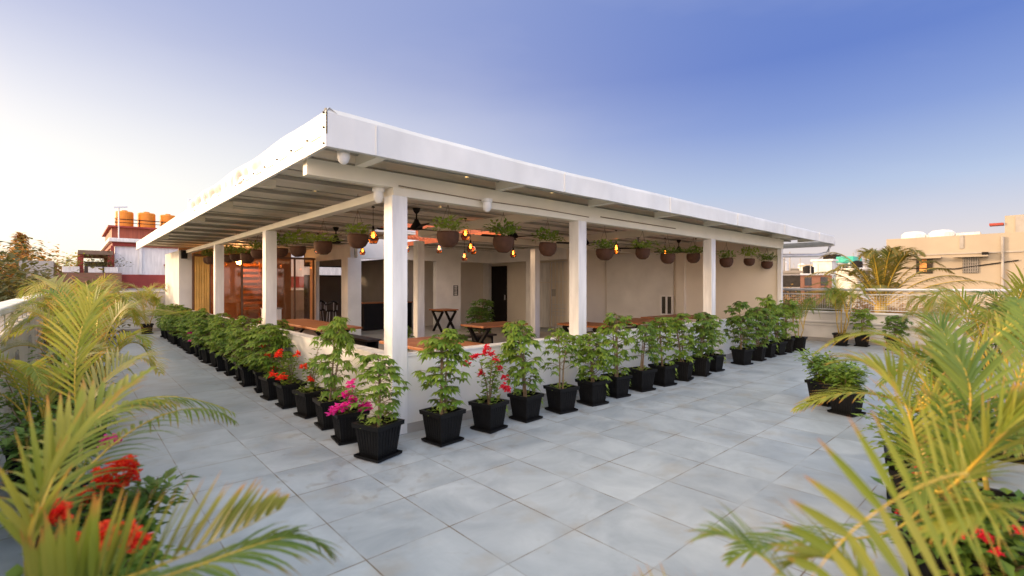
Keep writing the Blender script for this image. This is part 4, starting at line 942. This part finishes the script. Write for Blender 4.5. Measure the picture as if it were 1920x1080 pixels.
def hang(loc, i, label, group):
    hr = random.Random(int(loc[0] * 97 + loc[1] * 31)); loc = (loc[0], loc[1], loc[2] + hr.uniform(-.035, .03)); e = empty('hanging_planter', loc); tag(e, label, 'hanging planter', group)
    bw = link_mesh('bowl', BOWL, e); q_ = hr.uniform(.92, 1.06); bw.scale = (q_, q_, q_ * hr.uniform(.95, 1.1)); bw.rotation_euler = (hr.uniform(-.07, .07), hr.uniform(-.07, .07), hr.uniform(0, 6)); f_ = link_mesh('foliage', HF[i % 4], e); f_.rotation_euler.z = i * 1.7; f_.scale = (hr.uniform(.9, 1.3), hr.uniform(.9, 1.3), hr.uniform(.8, 1.5))
    k = MB()
    for q in range(3): a = q * 2.094; k.tube([(.12 * math.cos(a), .12 * math.sin(a), .08), (0, 0, .40)], .0028, 4, cap=False)
    k.tube([(0, 0, .40), (0, 0, CZ - loc[2])], .003, 4); k.build('cord', CORD, e)
GH = 'brown hanging bowls with trailing plants'
for i, (px, py) in enumerate(((840, 452), (944, 458), (1027, 466), (1134, 472), (1205, 476), (1252, 482), (1300, 484), (1362, 488), (1405, 491), (1443, 493))):
    p = hit(px, py, 1, .4); s = ['biggest hanging bowl of the right row, beside the corner post', 'second hanging bowl of the right row, under the second fan', 'hanging bowl with plant trailing left, just left of the second post', 'hanging bowl just right of the second post',
        'hanging bowl in front of the long fan blades, second after the second post', 'hanging bowl with a tall upright sprig, third after the second post', 'hanging bowl nearest left of the third post', 'hanging bowl just right of the third post', 'second hanging bowl right of the third post', 'last and smallest hanging bowl by the far right corner'][i]
    p.x = min(p.x, 10.72); hang((p.x, .4 if i < 9 else .25, 2.11), i, s, GH)
for i, (px, py) in enumerate(((671, 454), (606, 462), (559, 467), (526, 470), (484, 476), (464, 478), (443, 479), (428, 481), (397, 483), (385, 485))):
    p = hit(px, py, 0, .4); s = ['large hanging bowl immediately left of the corner post', 'second hanging bowl left of the corner post', 'hanging bowl with lime leaves, third left of the corner post', 'hanging bowl half hidden right of the first left post', 'hanging bowl just left of the first left post',
        'second hanging bowl left of the first left post', 'third hanging bowl left of the first left post', 'hanging bowl close right of the second left post', 'hanging bowl just left of the second left post', 'farthest hanging bowl on the left side near the glass wall'][i]
    hang((.4, min(p.y, 11.6 if i == 9 else 20), 2.15 + .01 * i), [0, 0, 0, 2, 1, 2, 3, 1, 2, 1][i], s, GH)

# ---- tables
def table(x0, x1, y0, y1, label, legs=True, h=.75, axis='x'):
    cx, cy = (x0 + x1) / 2, (y0 + y1) / 2; e = empty('dining_table', (cx, cy, .02)); tag(e, label, 'table', 'wooden tables with black crossed legs')
    a, b_ = (x1 - x0) / 2, (y1 - y0) / 2; n = 4
    for q in range(n):
        if a >= b_: MB().box(-a, a, -b_ + 2 * b_ * q / n + .002, -b_ + 2 * b_ * (q + 1) / n - .002, h - .06, h - .02).build('board', WOODT, e, bevel=.004)
        else: MB().box(-a + 2 * a * q / n + .002, -a + 2 * a * (q + 1) / n - .002, -b_, b_, h - .06, h - .02).build('board', WOODT, e, bevel=.004)
    for s in (-1, 1):
        k = MB()
        if a >= b_: k.bar((s * a * .72, -b_ * .8, 0), (s * a * .72, b_ * .8, h - .08), .07, .05).bar((s * a * .72 + .03, b_ * .8, 0), (s * a * .72 + .03, -b_ * .8, h - .08), .07, .05).bar((s * a * .72, -b_ * .85, h - .085), (s * a * .72, b_ * .85, h - .085), .06, .045)
        else: k.bar((-a * .8, s * b_ * .72, 0), (a * .8, s * b_ * .72, h - .08), .07, .05).bar((a * .8, s * b_ * .72 + .03, 0), (-a * .8, s * b_ * .72 + .03, h - .08), .07, .05).bar((-a * .85, s * b_ * .72, h - .085), (a * .85, s * b_ * .72, h - .085), .06, .045)
        k.build('leg', BLACK, e)
table(.75, 1.65, .5, 1.85, 'orange brown wooden table just behind the low wall right of the corner post')
table(.80, 1.60, 4.2, 7.2, 'long wooden table behind the left low wall')
table(3.35, 4.55, 2.7, 3.45, 'wooden table with black crossed legs in the courtyard, right of the indoor shrub')
table(5.0, 5.75, 1.2, 2.3, 'dark wooden table seen just right of the second post')
table(6.3, 7.6, 1.2, 2.1, 'wooden table before the bright wall panel, left of the small window')
table(7.95, 9.7, 1.3, 2.2, 'wooden table right of the small window, partly behind the third post')
table(6.2, 6.9, 8.4, 9.1, 'small dark table by the far white pier, left of the indoor shrub')
def bench(x0, x1, y0, y1, label, m):
    cx, cy = (x0 + x1) / 2, (y0 + y1) / 2; e = empty('bench', (cx, cy, .02)); tag(e, label, 'bench', 'wooden benches')
    a, b_ = (x1 - x0) / 2, (y1 - y0) / 2; MB().box(-a, a, -b_, b_, .40, .44).build('seat', m, e, bevel=.004)
    for s in (-1, 1): MB().box(s * a * .8 - .025, s * a * .8 + .025, -b_ * .9, b_ * .9, 0, .399).build('leg', BLACK, e)
bench(4.2, 4.6, 2.2, 3.3 - .9, 'x', WOODT) if False else None
bench(2.95, 4.2, 1.75, 2.1, 'golden edged bench in front of the courtyard table', mat('golden_wood', (.70, .40, .10), .35, .2))
DKB = mat('dark_bench_wood', (.05, .03, .02), .5)
bench(3.3, 4.5, 3.65, 3.95, 'dark bench at the far side of the courtyard table', DKB)
bench(1.85, 2.15, .55, 1.75, 'dark bench beside the orange brown table behind the corner', DKB)
bench(1.8, 2.1, 4.4, 6.9, 'long dark bench on the inner side of the left table', DKB)
bench(6.35, 7.5, 2.35, 2.65, 'dark bench behind the table left of the small window', DKB)
bench(8.1, 9.6, 2.45, 2.75, 'dark bench behind the table right of the small window', DKB)
bench(.9, 1.2, 7.35, 8.6, 'bench at the end of the long left table', WOODT)
# counter, window unit, picture frame, kitchen things
e = empty('white_counter', (1.6, 8.9, .02)); tag(e, 'low white counter block before the glass wall', 'counter')
xa, xb = xat(498, 9.6), xat(528, 9.6)
e.location = ((xa + xb) / 2, 9.8, .02); hw = (xb - xa) / 2
MB().box(-hw, hw, -.2, .2, 0, .86).build('body', WHITE, e, bevel=.01); MB().box(-hw - .02, hw + .02, -.22, .22, .861, .89).build('counter_top', CONC, e, bevel=.005)
yw0, yw1 = yat(1263, WXE - .06), yat(1238, WXE - .06)
e = empty('window_unit', (WXE - .06, (yw0 + yw1) / 2, 0)); tag(e, 'small white framed twin window low on the bright end wall', 'window')
hw = (yw1 - yw0) / 2; z1_ = 1.55 - (553 - 534) / FPX * ((Vector((WXE, (yw0 + yw1) / 2, 0)) - CAM).dot(Vector((VX, VY, 0)))); z0_ = z1_ - .62
k = MB(); k.box(-.03, 0, -hw, hw, z1_ - .05, z1_); k.box(-.03, 0, -hw, hw, z0_, z0_ + .05)
for a in (-hw, -.03, hw - .06): k.box(-.032, 0, a, a + .06, z0_ + .051, z1_ - .051)
k.build('frame', WHITE, e); MB().box(-.015, -.005, -hw + .061, -.031, z0_ + .051, z1_ - .051).build('pane', WINPANE, e); MB().box(-.015, -.005, .031, hw - .061, z0_ + .051, z1_ - .051).build('pane', WINPANE, e)
px_ = xat(854, YB); e = empty('wire_rack', (px_, YB - .02, 1.18)); tag(e, 'small black wire wall rack on the white courtyard pier', 'rack')
k = MB(); k.bar((-.08, 0, 0), (-.08, 0, .34), .018); k.bar((.08, 0, 0), (.08, 0, .34), .018); k.build('frame', BLACK, e)
k = MB()
for z in (0, .08, .15, .19, .26, .34): k.bar((-.09, 0, z), (.09, 0, z), .016)
k.build('bars', BLACK, e)
e = empty('kitchen_counter', (5.55, 10.9, 0)); tag(e, 'black kitchen counter inside the dark opening', 'counter')
MB().box(-.9, .9, -.3, .3, .03, .92).build('cabinet', BLACK, e); MB().box(-.93, .93, -.33, .33, .921, .96).build('counter_top', WOODT, e, bevel=.005)
def stool(loc, label):
    e = empty('bar_chair', loc); tag(e, label, 'chair', 'round backed black chairs in the kitchen')
    MB().lathe([(0, .60), (.19, .60), (.2, .63), (.17, .65), (0, .65)], 20).build('seat', BLACK, e, smooth=True)
    k = MB(); prof = []
    for q in range(13): a = math.pi * (1.0 + q / 12); prof.append((.2 * math.cos(a), .2 * math.sin(a) + .0, .95 - .02 * abs(q - 6)))
    k.tube(prof, .03, 8).build('backrest', mat('black_vinyl', (.02, .02, .02), .2) if 'black_vinyl' not in bpy.data.materials else bpy.data.materials['black_vinyl'], e, smooth=True)
    k = MB(); k.bar((-.19, -.02, .63), (-.2, -.02, .92), .02); k.bar((.19, -.02, .63), (.2, -.02, .92), .02); k.bar((0, -.19, .63), (0, -.2, .92), .02); k.build('back_frame', METAL, e)
    for q in range(4): a = q * math.pi / 2 + .78; MB().bar((.14 * math.cos(a), .14 * math.sin(a), .60), (.2 * math.cos(a), .2 * math.sin(a), 0), .02).build('leg', METAL, e)
stool((4.2, 12.2, .02), 'black round backed chair nearer the white pier in the kitchen opening'); stool((4.1, 13.1, .02), 'black round backed chair farther inside the kitchen opening')

# ------------------------------------------------------------------ surroundings
def tree(name, loc, h, rad, m, label, group, n=2600, ls=.22, trunkh=.35, conic=False, seed=0, cz=.76, cat='tree'):
    """tapered trunk, limbs, crown of leaf clumps with gaps"""
    rnd = random.Random(seed); e = empty(name, loc); tag(e, label, cat, group)
    tk = MB(); tk.tube([(0, 0, 0), (rnd.uniform(-.2, .2), rnd.uniform(-.2, .2), h * trunkh), (rnd.uniform(-.3, .3), rnd.uniform(-.3, .3), h * .72)], [h * .028, h * .02, h * .008], 10)
    fk = MB(); cl_ = []
    nc = 80 if not conic else 60
    for q in range(nc):
        if conic: t = q / nc; a = q * 2.4; r = rad * (1 - t) * rnd.uniform(.5, 1.0) + .05; c = Vector((r * math.cos(a), r * math.sin(a), h * (.2 + .78 * t))); cr_ = rad * (.40 * (1 - t) + .12)
        else:
            d = rdir(rnd, -.7, 1); c = Vector((d.x * rad, d.y * rad, h * cz + d.z * h * (1 - cz) * .95)) * 1.0; f_ = rnd.uniform(.35, .95); c = Vector((c.x * f_, c.y * f_, h * cz + (c.z - h * cz) * f_)); cr_ = rad * rnd.uniform(.18, .34)
        cl_.append((c, cr_))
        if q % 3 == 0: tk.tube([(0, 0, h * min(.6, trunkh + .01 * (q % 8) + (t * .5 if conic else 0))), tuple(c * .6 + Vector((0, 0, c.z * .25))), tuple(c)], [h * .009, h * .006, h * .003], 5)
    for c, cr_ in cl_:
        for j in range(n // nc):
            d = rdir(rnd, -1, 1); p = c + d * cr_ * rnd.uniform(.5, 1.05); leaf(fk, p, rdir(rnd, -.6, .6), Vector((0, 0, 1)), ls * rnd.uniform(.6, 1.4), ls * .6 * rnd.uniform(.6, 1.3))
    tk.build('trunk', TRUNK, e, smooth=True); fk.build('crown', m, e); return e
GT = 'trees beyond the left balustrade'
def gp(px, d): p = at(px, 534, d); return (p.x, p.y, GZ)
tree('broadleaf_tree', gp(-30, 12), 9.6, 2.6, L_TREE, 'dark broad tree cut by the left picture edge beyond the balustrade', GT, 9000, .20, seed=1)
tree('broadleaf_tree', gp(60, 15.5), 9.1, 2.7, L_TREE, 'dark green tree low behind the balustrade rail', GT, 9000, .20, seed=2)
tree('broadleaf_tree', gp(5, 24), 10.4, 3.6, L_TREESUN, 'golden sunlit tree behind the dark trees at far left', GT, 9000, .30, seed=3)
tree('broadleaf_tree', gp(100, 26), 10.0, 3.0, L_TREESUN, 'golden sunlit tree left of the red trimmed house', GT, 9000, .30, seed=4)
tree('conifer_tree', gp(40, 30), 12.0, 1.7, L_TREESUN, 'narrow golden spire shaped tree rising above the others', GT, 5200, .26, conic=True, seed=5)
tree('broadleaf_tree', gp(150, 34), 8.9, 2.6, L_TREE, 'hazy green tree under the roof terrace shelter', GT, 6000, .3, seed=6)
# red and white house with orange tanks
YH = 27.0
def zpx(py, p): return 1.55 - (py - 534) / FPX * ((Vector((p[0], p[1], 0)) - CAM).dot(Vector((VX, VY, 0))))
hx0 = xat(215, YH); hx1 = 14.0; hp = (hx0 + 1.5, YH)
e = empty('red_trimmed_house', (0, 0, 0)); tag(e, 'white house with dark red bands and red roof room behind the pavilion', 'house')
z = lambda py: zpx(py, (xat(260, YH), YH))
MB().box(hx0, hx1, YH, YH + 9, GZ, z(690)).build('base_wall', PLAST_L, e)
MB().box(hx0 - .05, hx1, YH - .05, YH + 9, z(690) + .002, z(540)).build('base_wall', REDP, e) if False else None
MB().box(hx0 - .04, hx1, YH - .06, YH + 9, z(540), z(515)).build('red_band', REDP, e)
MB().box(hx0, hx1, YH, YH + 9, z(690) + .002, z(540) - .002).build('wall', PLAST_L, e)
MB().box(hx0, hx1, YH, YH + 9, z(515) + .002, z(463)).build('wall', WHITE, e)
MB().box(hx0 - .1, hx1, YH - .12, YH + 9, z(463) + .002, z(456)).build('red_band', REDP, e)
MB().box(hx0 - .25, hx1, YH - .35, YH + 9.1, z(456) + .002, z(449)).build('parapet_cap', WHITE, e, bevel=.03)
rr_ = MB().box(hx0 - .1, hx0 + 8, YH + .3, YH + 7, z(449) + .002, z(428)).build('roof_room', REDM, e)
MB().box(hx0 - .25, hx0 + 8.2, YH + .1, YH + 7.2, z(428) + .002, z(425)).build('roof', REDP, rr_)
MB().box(hx0 - .16, hx0 - .02, YH - .14, YH - .02, z(540), z(463)).build('downpipe', REDP, e)
MB().box(xat(263, YH) - .06, xat(263, YH) + .06, YH - .13, YH - .01, z(515) + .01, z(463) - .01).build('downpipe', WHITE, e)
wx0, wx1 = xat(311, YH), xat(326, YH)
wd_ = MB().box(wx0, wx1, YH - .08, YH - .001, z(522), z(498)).build('window', WHITE, e); MB().box(wx0 + .1, wx1 - .08, YH - .10, YH - .081, z(519), z(501)).build('pane', WINPANE, wd_)
MB().box(wx0 - .1, wx1 + .1, YH - .3, YH - .002, z(497), z(495)).build('window_hood', REDP, e)
k = MB()
for a in range(9):
    x = hx0 + .05 + a * .95; k.bar((x, YH + .05, z(425)), (x, YH + .05, z(413)), .04)
k.bar((hx0, YH + .05, z(413)), (hx0 + 8, YH + .05, z(413)), .04); k.bar((hx0, YH + .05, z(419)), (hx0 + 8, YH + .05, z(419)), .03); k.build('roof_railing', BLACK, e)
lt = empty('pole', (xat(222, YH), YH - .25, z(449))); tag(lt, 'thin grey mast at the left corner of the red roof room', 'mast')
MB().tube([(0, 0, 0), (0, 0, z(393) - z(449))], .03, 8).build('shaft', METAL, lt); MB().bar((-.2, 0, z(394) - z(449)), (.35, 0, z(391) - z(449)), .07).build('arm', METAL, lt)
tank0 = None
for i, (p0, p1, py) in enumerate(((215, 251, 395), (257, 292, 398), (299, 330, 402), (337, 368, 405))):
    xc = (xat(p0, YH + 1.4) + xat(p1, YH + 1.4)) / 2; rad_ = (xat(p1, YH + 1.4) - xat(p0, YH + 1.4)) / 2 * .98
    e = empty('water_tank', (xc, YH + 1.4, z(425) + .01)); h_ = zpx(py, (xc, YH + 1.4)) - z(425)
    tag(e, ['orange water tank with domed lid, leftmost on the red roof room', 'second orange water tank from the left on the red roof room', 'third orange water tank, partly behind the pavilion eave', 'fourth orange water tank, hidden behind the pavilion roof'][i], 'water tank', 'orange water tanks')
    MB().lathe([(0, 0), (rad_, 0), (rad_, h_ * .25), (rad_ * 1.02, h_ * .27), (rad_, h_ * .30), (rad_, h_ * .55), (rad_ * 1.02, h_ * .57), (rad_, h_ * .6), (rad_, h_ * .86), (rad_ * .9, h_ * .92), (rad_ * .35, h_ * .95)], 28).build('tank_body', ORANGE, e, smooth=False)
    MB().lathe([(rad_ * .35, h_ * .95), (rad_ * .34, h_ * 1.0), (0, h_ * 1.02)], 18).build('lid', ORANGE, e)
# roof shelter left of the house
YS = 26.0; zs = lambda py: zpx(py, (xat(180, YS), YS))
sx0, sx1 = xat(146, YS), xat(212, YS)
nb = empty('neighbour_building', (0, 0, 0)); tag(nb, 'brown rooftop building carrying the open shelter, left of the white house', 'building')
MB().box(sx0 - .8, sx1 + .3, YS - .5, YS + 6, GZ, zs(512)).build('wall', REDP if False else mat('brown_wall', (.22, .11, .07), .8), nb)
MB().box(sx0 - 2.0, sx0 - .85, YS + 1, YS + 6, GZ, zs(490)).build('side_wall', CONC, nb)
e = empty('roof_shelter', (0, 0, zs(512) + .005)); tag(e, 'flat brown shade shelter on red posts over a neighbouring roof terrace', 'shelter'); zb_ = zs(512)
for x, yy in ((sx0 + .1, YS), (sx1 - .1, YS), (sx0 + .1, YS + 4), (sx1 - .1, YS + 4)): MB().box(x - .1, x + .1, yy - .1, yy + .1, 0, zs(478) - zb_).build('post', REDP, e)
MB().box(sx0 - .0, sx1 + .0, YS - .2, YS + 4.3, zs(478) - zb_ + .002, zs(475) - zb_ + .12).build('canopy', mat('brown_canopy', (.20, .13, .09), .8), e)
MB().box(sx0 + .25, sx0 + 1.25, YS + 2, YS + 2.1, 0, zs(488) - zb_).build('screen', DARK, e)
for i, px in enumerate((181, 206, 133)):
    p = Vector((xat(px, YS - .2), YS - .2, zs(512) + .01)); en = empty('rooftop_planter', p); tag(en, ['white planter under the middle of the shelter', 'white planter under the right of the shelter', 'white planter with a yellow shrub left of the shelter'][i], 'planter', 'white planters on the neighbouring roof')
    if i == 2: en.location = (p.x, p.y, zs(512) + .01)
    MB().box(-.3, .3, -.15, .15, 0, .28).build('trough', WHITE, en, bevel=.02); r_ = random.Random(i); k = MB()
    for q in range(160): d = rdir(r_, 0, 1); leaf(k, Vector((r_.uniform(-.25, .25), 0, .3)) + d * r_.uniform(.1, .75), rdir(r_), Vector((0, 0, 1)), .16, .08)
    k.build('foliage', L_PALM if i == 2 else L_TREE, en)
# tan building at right
XB = 34.0; yb1 = yat(1662, XB); zb = lambda px, py: zpx(py, (XB, yat(px, XB)))
zt = zb(1750, 444)
e = empty('tan_building', (0, 0, 0)); tag(e, 'long tan rendered building with two hooded windows behind the right railing', 'building')
MB().box(XB, XB + 12, -14, yb1, GZ, zt).build('wall', TANB, e)
MB().box(XB - .06, XB - .001, -14, yb1, zb(1750, 478), zb(1750, 478) + .06).build('string_course', CONC, e)
MB().box(XB - .04, XB - .001, yat(1803, XB) - .08, yat(1803, XB) + .08, zb(1803, 466), zt).build('stain_strip', CONC, e)
for i, (p0, p1, y0p, y1p) in enumerate(((1718, 1749, 486, 513), (1805, 1835, 483, 512))):
    ya_, yb_ = yat(p1, XB), yat(p0, XB); pc = (p0 + p1) / 2
    f_ = MB().box(XB - .03, XB - .001, ya_, yb_, zb(pc, y1p), zb(pc, y0p)).build('window', WINPANE, e)
    if i == 0: MB().box(XB - .06, XB - .031, ya_ + (yb_ - ya_) * .35, yb_ - .15, zb(pc, y1p) + .1, zb(pc, y0p)).build('shutter', mat('orange_shutter', (.75, .34, .10), .6), f_)
    else:
        k = MB()
        for q in range(9): yy = ya_ + (yb_ - ya_) * (q + .5) / 9; k.bar((XB - .05, yy, zb(pc, y1p)), (XB - .05, yy, zb(pc, y0p)), .03)
        for q in range(5): zz = zb(pc, y1p) + (zb(pc, y0p) - zb(pc, y1p)) * (q + .5) / 5; k.bar((XB - .05, ya_, zz), (XB - .05, yb_, zz), .03)
        k.build('grille', CONC, f_)
    MB().box(XB - .55, XB - .002, ya_ - .4, yb_ + .35, zb(pc, y0p) + .02, zb(pc, y0p) + .10).build('window_hood', TANB, e)
MB().box(XB - .45, XB - .002, yat(1854, XB), yat(1842, XB), zb(1848, 480), zb(1848, 473)).build('air_vent', BLACK, e)
for q, px in enumerate((1880,)): MB().tube([(XB - .08, yat(px, XB), zt - .2), (XB - .08, yat(px, XB), GZ)], .06, 6).build('drain_pipe', CONC, e)
MB().tube([(XB - .05, yb1 - .1, zb(1750, 500)), (XB - .05, yat(1790, XB), zb(1750, 505)), (XB - .05, yat(1910, XB), zb(1750, 492))], .03, 5).build('cable', BLACK, e)
ra, rb = yat(1960, XB + 1), yat(1884, XB + 1)
rm = MB().box(XB + 1, XB + 6, ra, rb, zt + .002, zb(1900, 400)).build('roof_room', TANB, e); MB().box(XB + .96, XB + .999, ra - .0, yat(1904, XB + 1), zt + .05, zb(1900, 402)).build('panel', CONC, rm)
MB().box(XB + .9, XB + 1.6, rb + .05, rb + .6, zb(1890, 418), zb(1890, 418) + .12).build('beam_stub', REDP, rm)
for i, px in enumerate((1713, 1766)):
    yc = yat(px, XB + 3); en = empty('white_roof_tank', (XB + 3, yc, zt + .01)); tag(en, ['white water tank nearer the coconut palm on the tan building roof', 'white water tank at the middle of the tan building roof'][i], 'water tank', 'white tanks on the tan building')
    MB().lathe([(0, 0), (.62, 0), (.62, .42), (.45, .56), (.2, .6), (0, .62)], 20).build('tank_body', WHITE, en); MB().box(-.2, .8, -1.7, -.65, 0, .34).build('base_block', WHITE, en)
# street side trees and small houses at right
def houses(spec):
    for i, (p0, p1, d, pyt, m, lb) in enumerate(spec):
        a = at(p0, 534, d); b_ = at(p1, 534, d); c_ = (a + b_) / 2; w_ = (b_ - a).length; ang_ = math.atan2(b_.y - a.y, b_.x - a.x)
        zt_ = 1.55 - (pyt - 534) / FPX * d; en = empty('distant_house', (c_.x, c_.y, GZ), ang_); tag(en, lb, 'house', 'distant houses beyond the right railing')
        H = zt_ - GZ; MB().box(-w_ / 2, w_ / 2, 0, 6, 0, H).build('wall', m, en); MB().box(-w_ / 2 - .15, w_ / 2 + .15, -.2, 6.1, H + .002, H + .2).build('parapet', WHITE if i % 2 else TANB, en)
        r_ = random.Random(i); nw = max(2, int(w_ / 1.8))
        for q in range(3):
            x = r_.uniform(-w_ * .45, w_ * .45); MB().tube([(x, 1, H), (x, 1, H + r_.uniform(1.0, 2.2))], .05, 5).build('mast', CONC, en)
        x = r_.uniform(-w_ * .3, w_ * .3); MB().lathe([(0, 0), (.6, 0), (.6, .8), (.2, 1.0), (0, 1.0)], 14, (x, 2, H + .2)).build('water_drum', BLACK if i % 2 else WHITE, en)
        for q in range(nw):
            for zz in (1.2, 3.1, 2.4):
                x = -w_ / 2 + w_ * (q + .5) / nw
                if H - zz > 1: MB().box(x - .4, x + .4, -.05, -.002, H - zz, H - zz + 1.0).build('window', WINPANE, en)
houses([(1466, 1500, 42, 512, PLAST_L, 'pale low house directly right of the pavilion end'), (1500, 1560, 56, 516, mat('brick_house_wall', (.40, .18, .10), .8), 'brick red house in the distance right of the pavilion end'),
        (1545, 1625, 70, 497, WHITE, 'white distant house under the teal canopy'), (1610, 1700, 60, 505, PLAST_L, 'grey white distant house behind the coconut palm'), (1470, 1530, 90, 505, TANB, 'tan house far off near the pavilion end'),
        (-10, 60, 110, 520, TANB, 'low tan house far behind the left trees')])
p = at(1592, 493, 66); e = empty('teal_roof_tank', (p.x, p.y, p.z - .9)); tag(e, 'teal green roof canopy on thin posts far beyond the railing', 'canopy')
MB().box(-2.2, 2.2, -1, 1, .9, 1.7).build('roof', TEAL, e, bevel=.1); [MB().box(x - .08, x + .08, -.5, -.34, -2, .899).build('post', WHITE, e) for x in (-1.8, 0, 1.8)]
p = at(1560, 488, 70); e = empty('dark_roof_tank', (p.x, p.y, p.z - 1.2)); tag(e, 'black roof box on the white distant house', 'water tank'); MB().box(-1.3, 1.3, -.8, .8, 1.0, 2.0).build('tank_body', BLACK, e, bevel=.08); MB().box(-1, 1, -.5, .5, -1, .999).build('stand', WHITE, e)
p = at(1546, 505, 60); e = empty('roof_stair_tower', (p.x, p.y, GZ)); tag(e, 'slim white stair tower between the distant houses', 'tower'); MB().box(-.9, .9, -1, 1, 0, p.z + 1.0 - GZ).build('shaft', PLAST_L, e); MB().box(-1.1, 1.1, -1.2, 1.2, p.z + 1.001 - GZ, p.z + 1.2 - GZ).build('cap', WHITE, e)
GT2 = 'trees beyond the right railing'
tree('broadleaf_tree', gp(1560, 30), 8.0, 3.0, L_TREE, 'green tree below the horizon behind the right railing', GT2, 6500, .28, seed=11)
tree('broadleaf_tree', gp(1660, 26), 7.9, 2.8, L_TREESUN, 'golden brown tree behind the railing left of the tan building', GT2, 6500, .26, seed=12)
tree('broadleaf_tree', gp(1490, 36), 8.1, 3.0, L_TREESUN, 'ochre tree seen through the railing mesh by the pavilion', GT2, 6500, .3, seed=13)
tree('broadleaf_tree', gp(1760, 22), 7.4, 2.6, L_TREE, 'green tree at the foot of the tan building', GT2, 6500, .26, seed=14)
# coconut palm
cb = gp(1652, 24); topz = 1.55 - (590 - 534) / FPX * 24 + .3
e = empty('coconut_palm', cb); tag(e, 'coconut palm with golden fronds in front of the tan building', 'palm tree', GT2)
H = topz - GZ; MB().tube([(0, 0, 0), (.15, .1, H * .5), (0, 0, H)], [.22, .17, .13], 12).build('trunk', TRUNK, e, smooth=True)
rnd3 = random.Random(14); rv = Vector((VY, -VX, 0))
for q in range(24):
    a = q * 2.4; el = rnd3.uniform(.35, 1.4); u = Vector((math.cos(a), math.sin(a), 0)); Lf = rnd3.uniform(3.5, 4.3); b0 = Vector((0, 0, H))
    up_ = math.sin(el) * Lf; ou = math.cos(el) * Lf
    pts = [b0, b0 + u * ou * .35 + Vector((0, 0, up_ * .6)), b0 + u * ou * .8 + Vector((0, 0, up_ * .95)), b0 + u * (ou * 1.05 + .3) + Vector((0, 0, up_ * .85 - .5))]
    frond(e, pts, L_COCO, .75, .06, npair=40, rnd=rnd3, droop=1.0, vee=.1, rad=.035, seg=3, bare=.12)
MB().lathe([(0, -.3), (.25, -.25), (.3, 0), (.2, .2), (0, .25)], 10, (0, 0, H)).build('crown_base', CANE, e, smooth=True)

for o in list(bpy.data.objects):
    if o.type == 'MESH' and not o.users_collection: bpy.data.objects.remove(o)
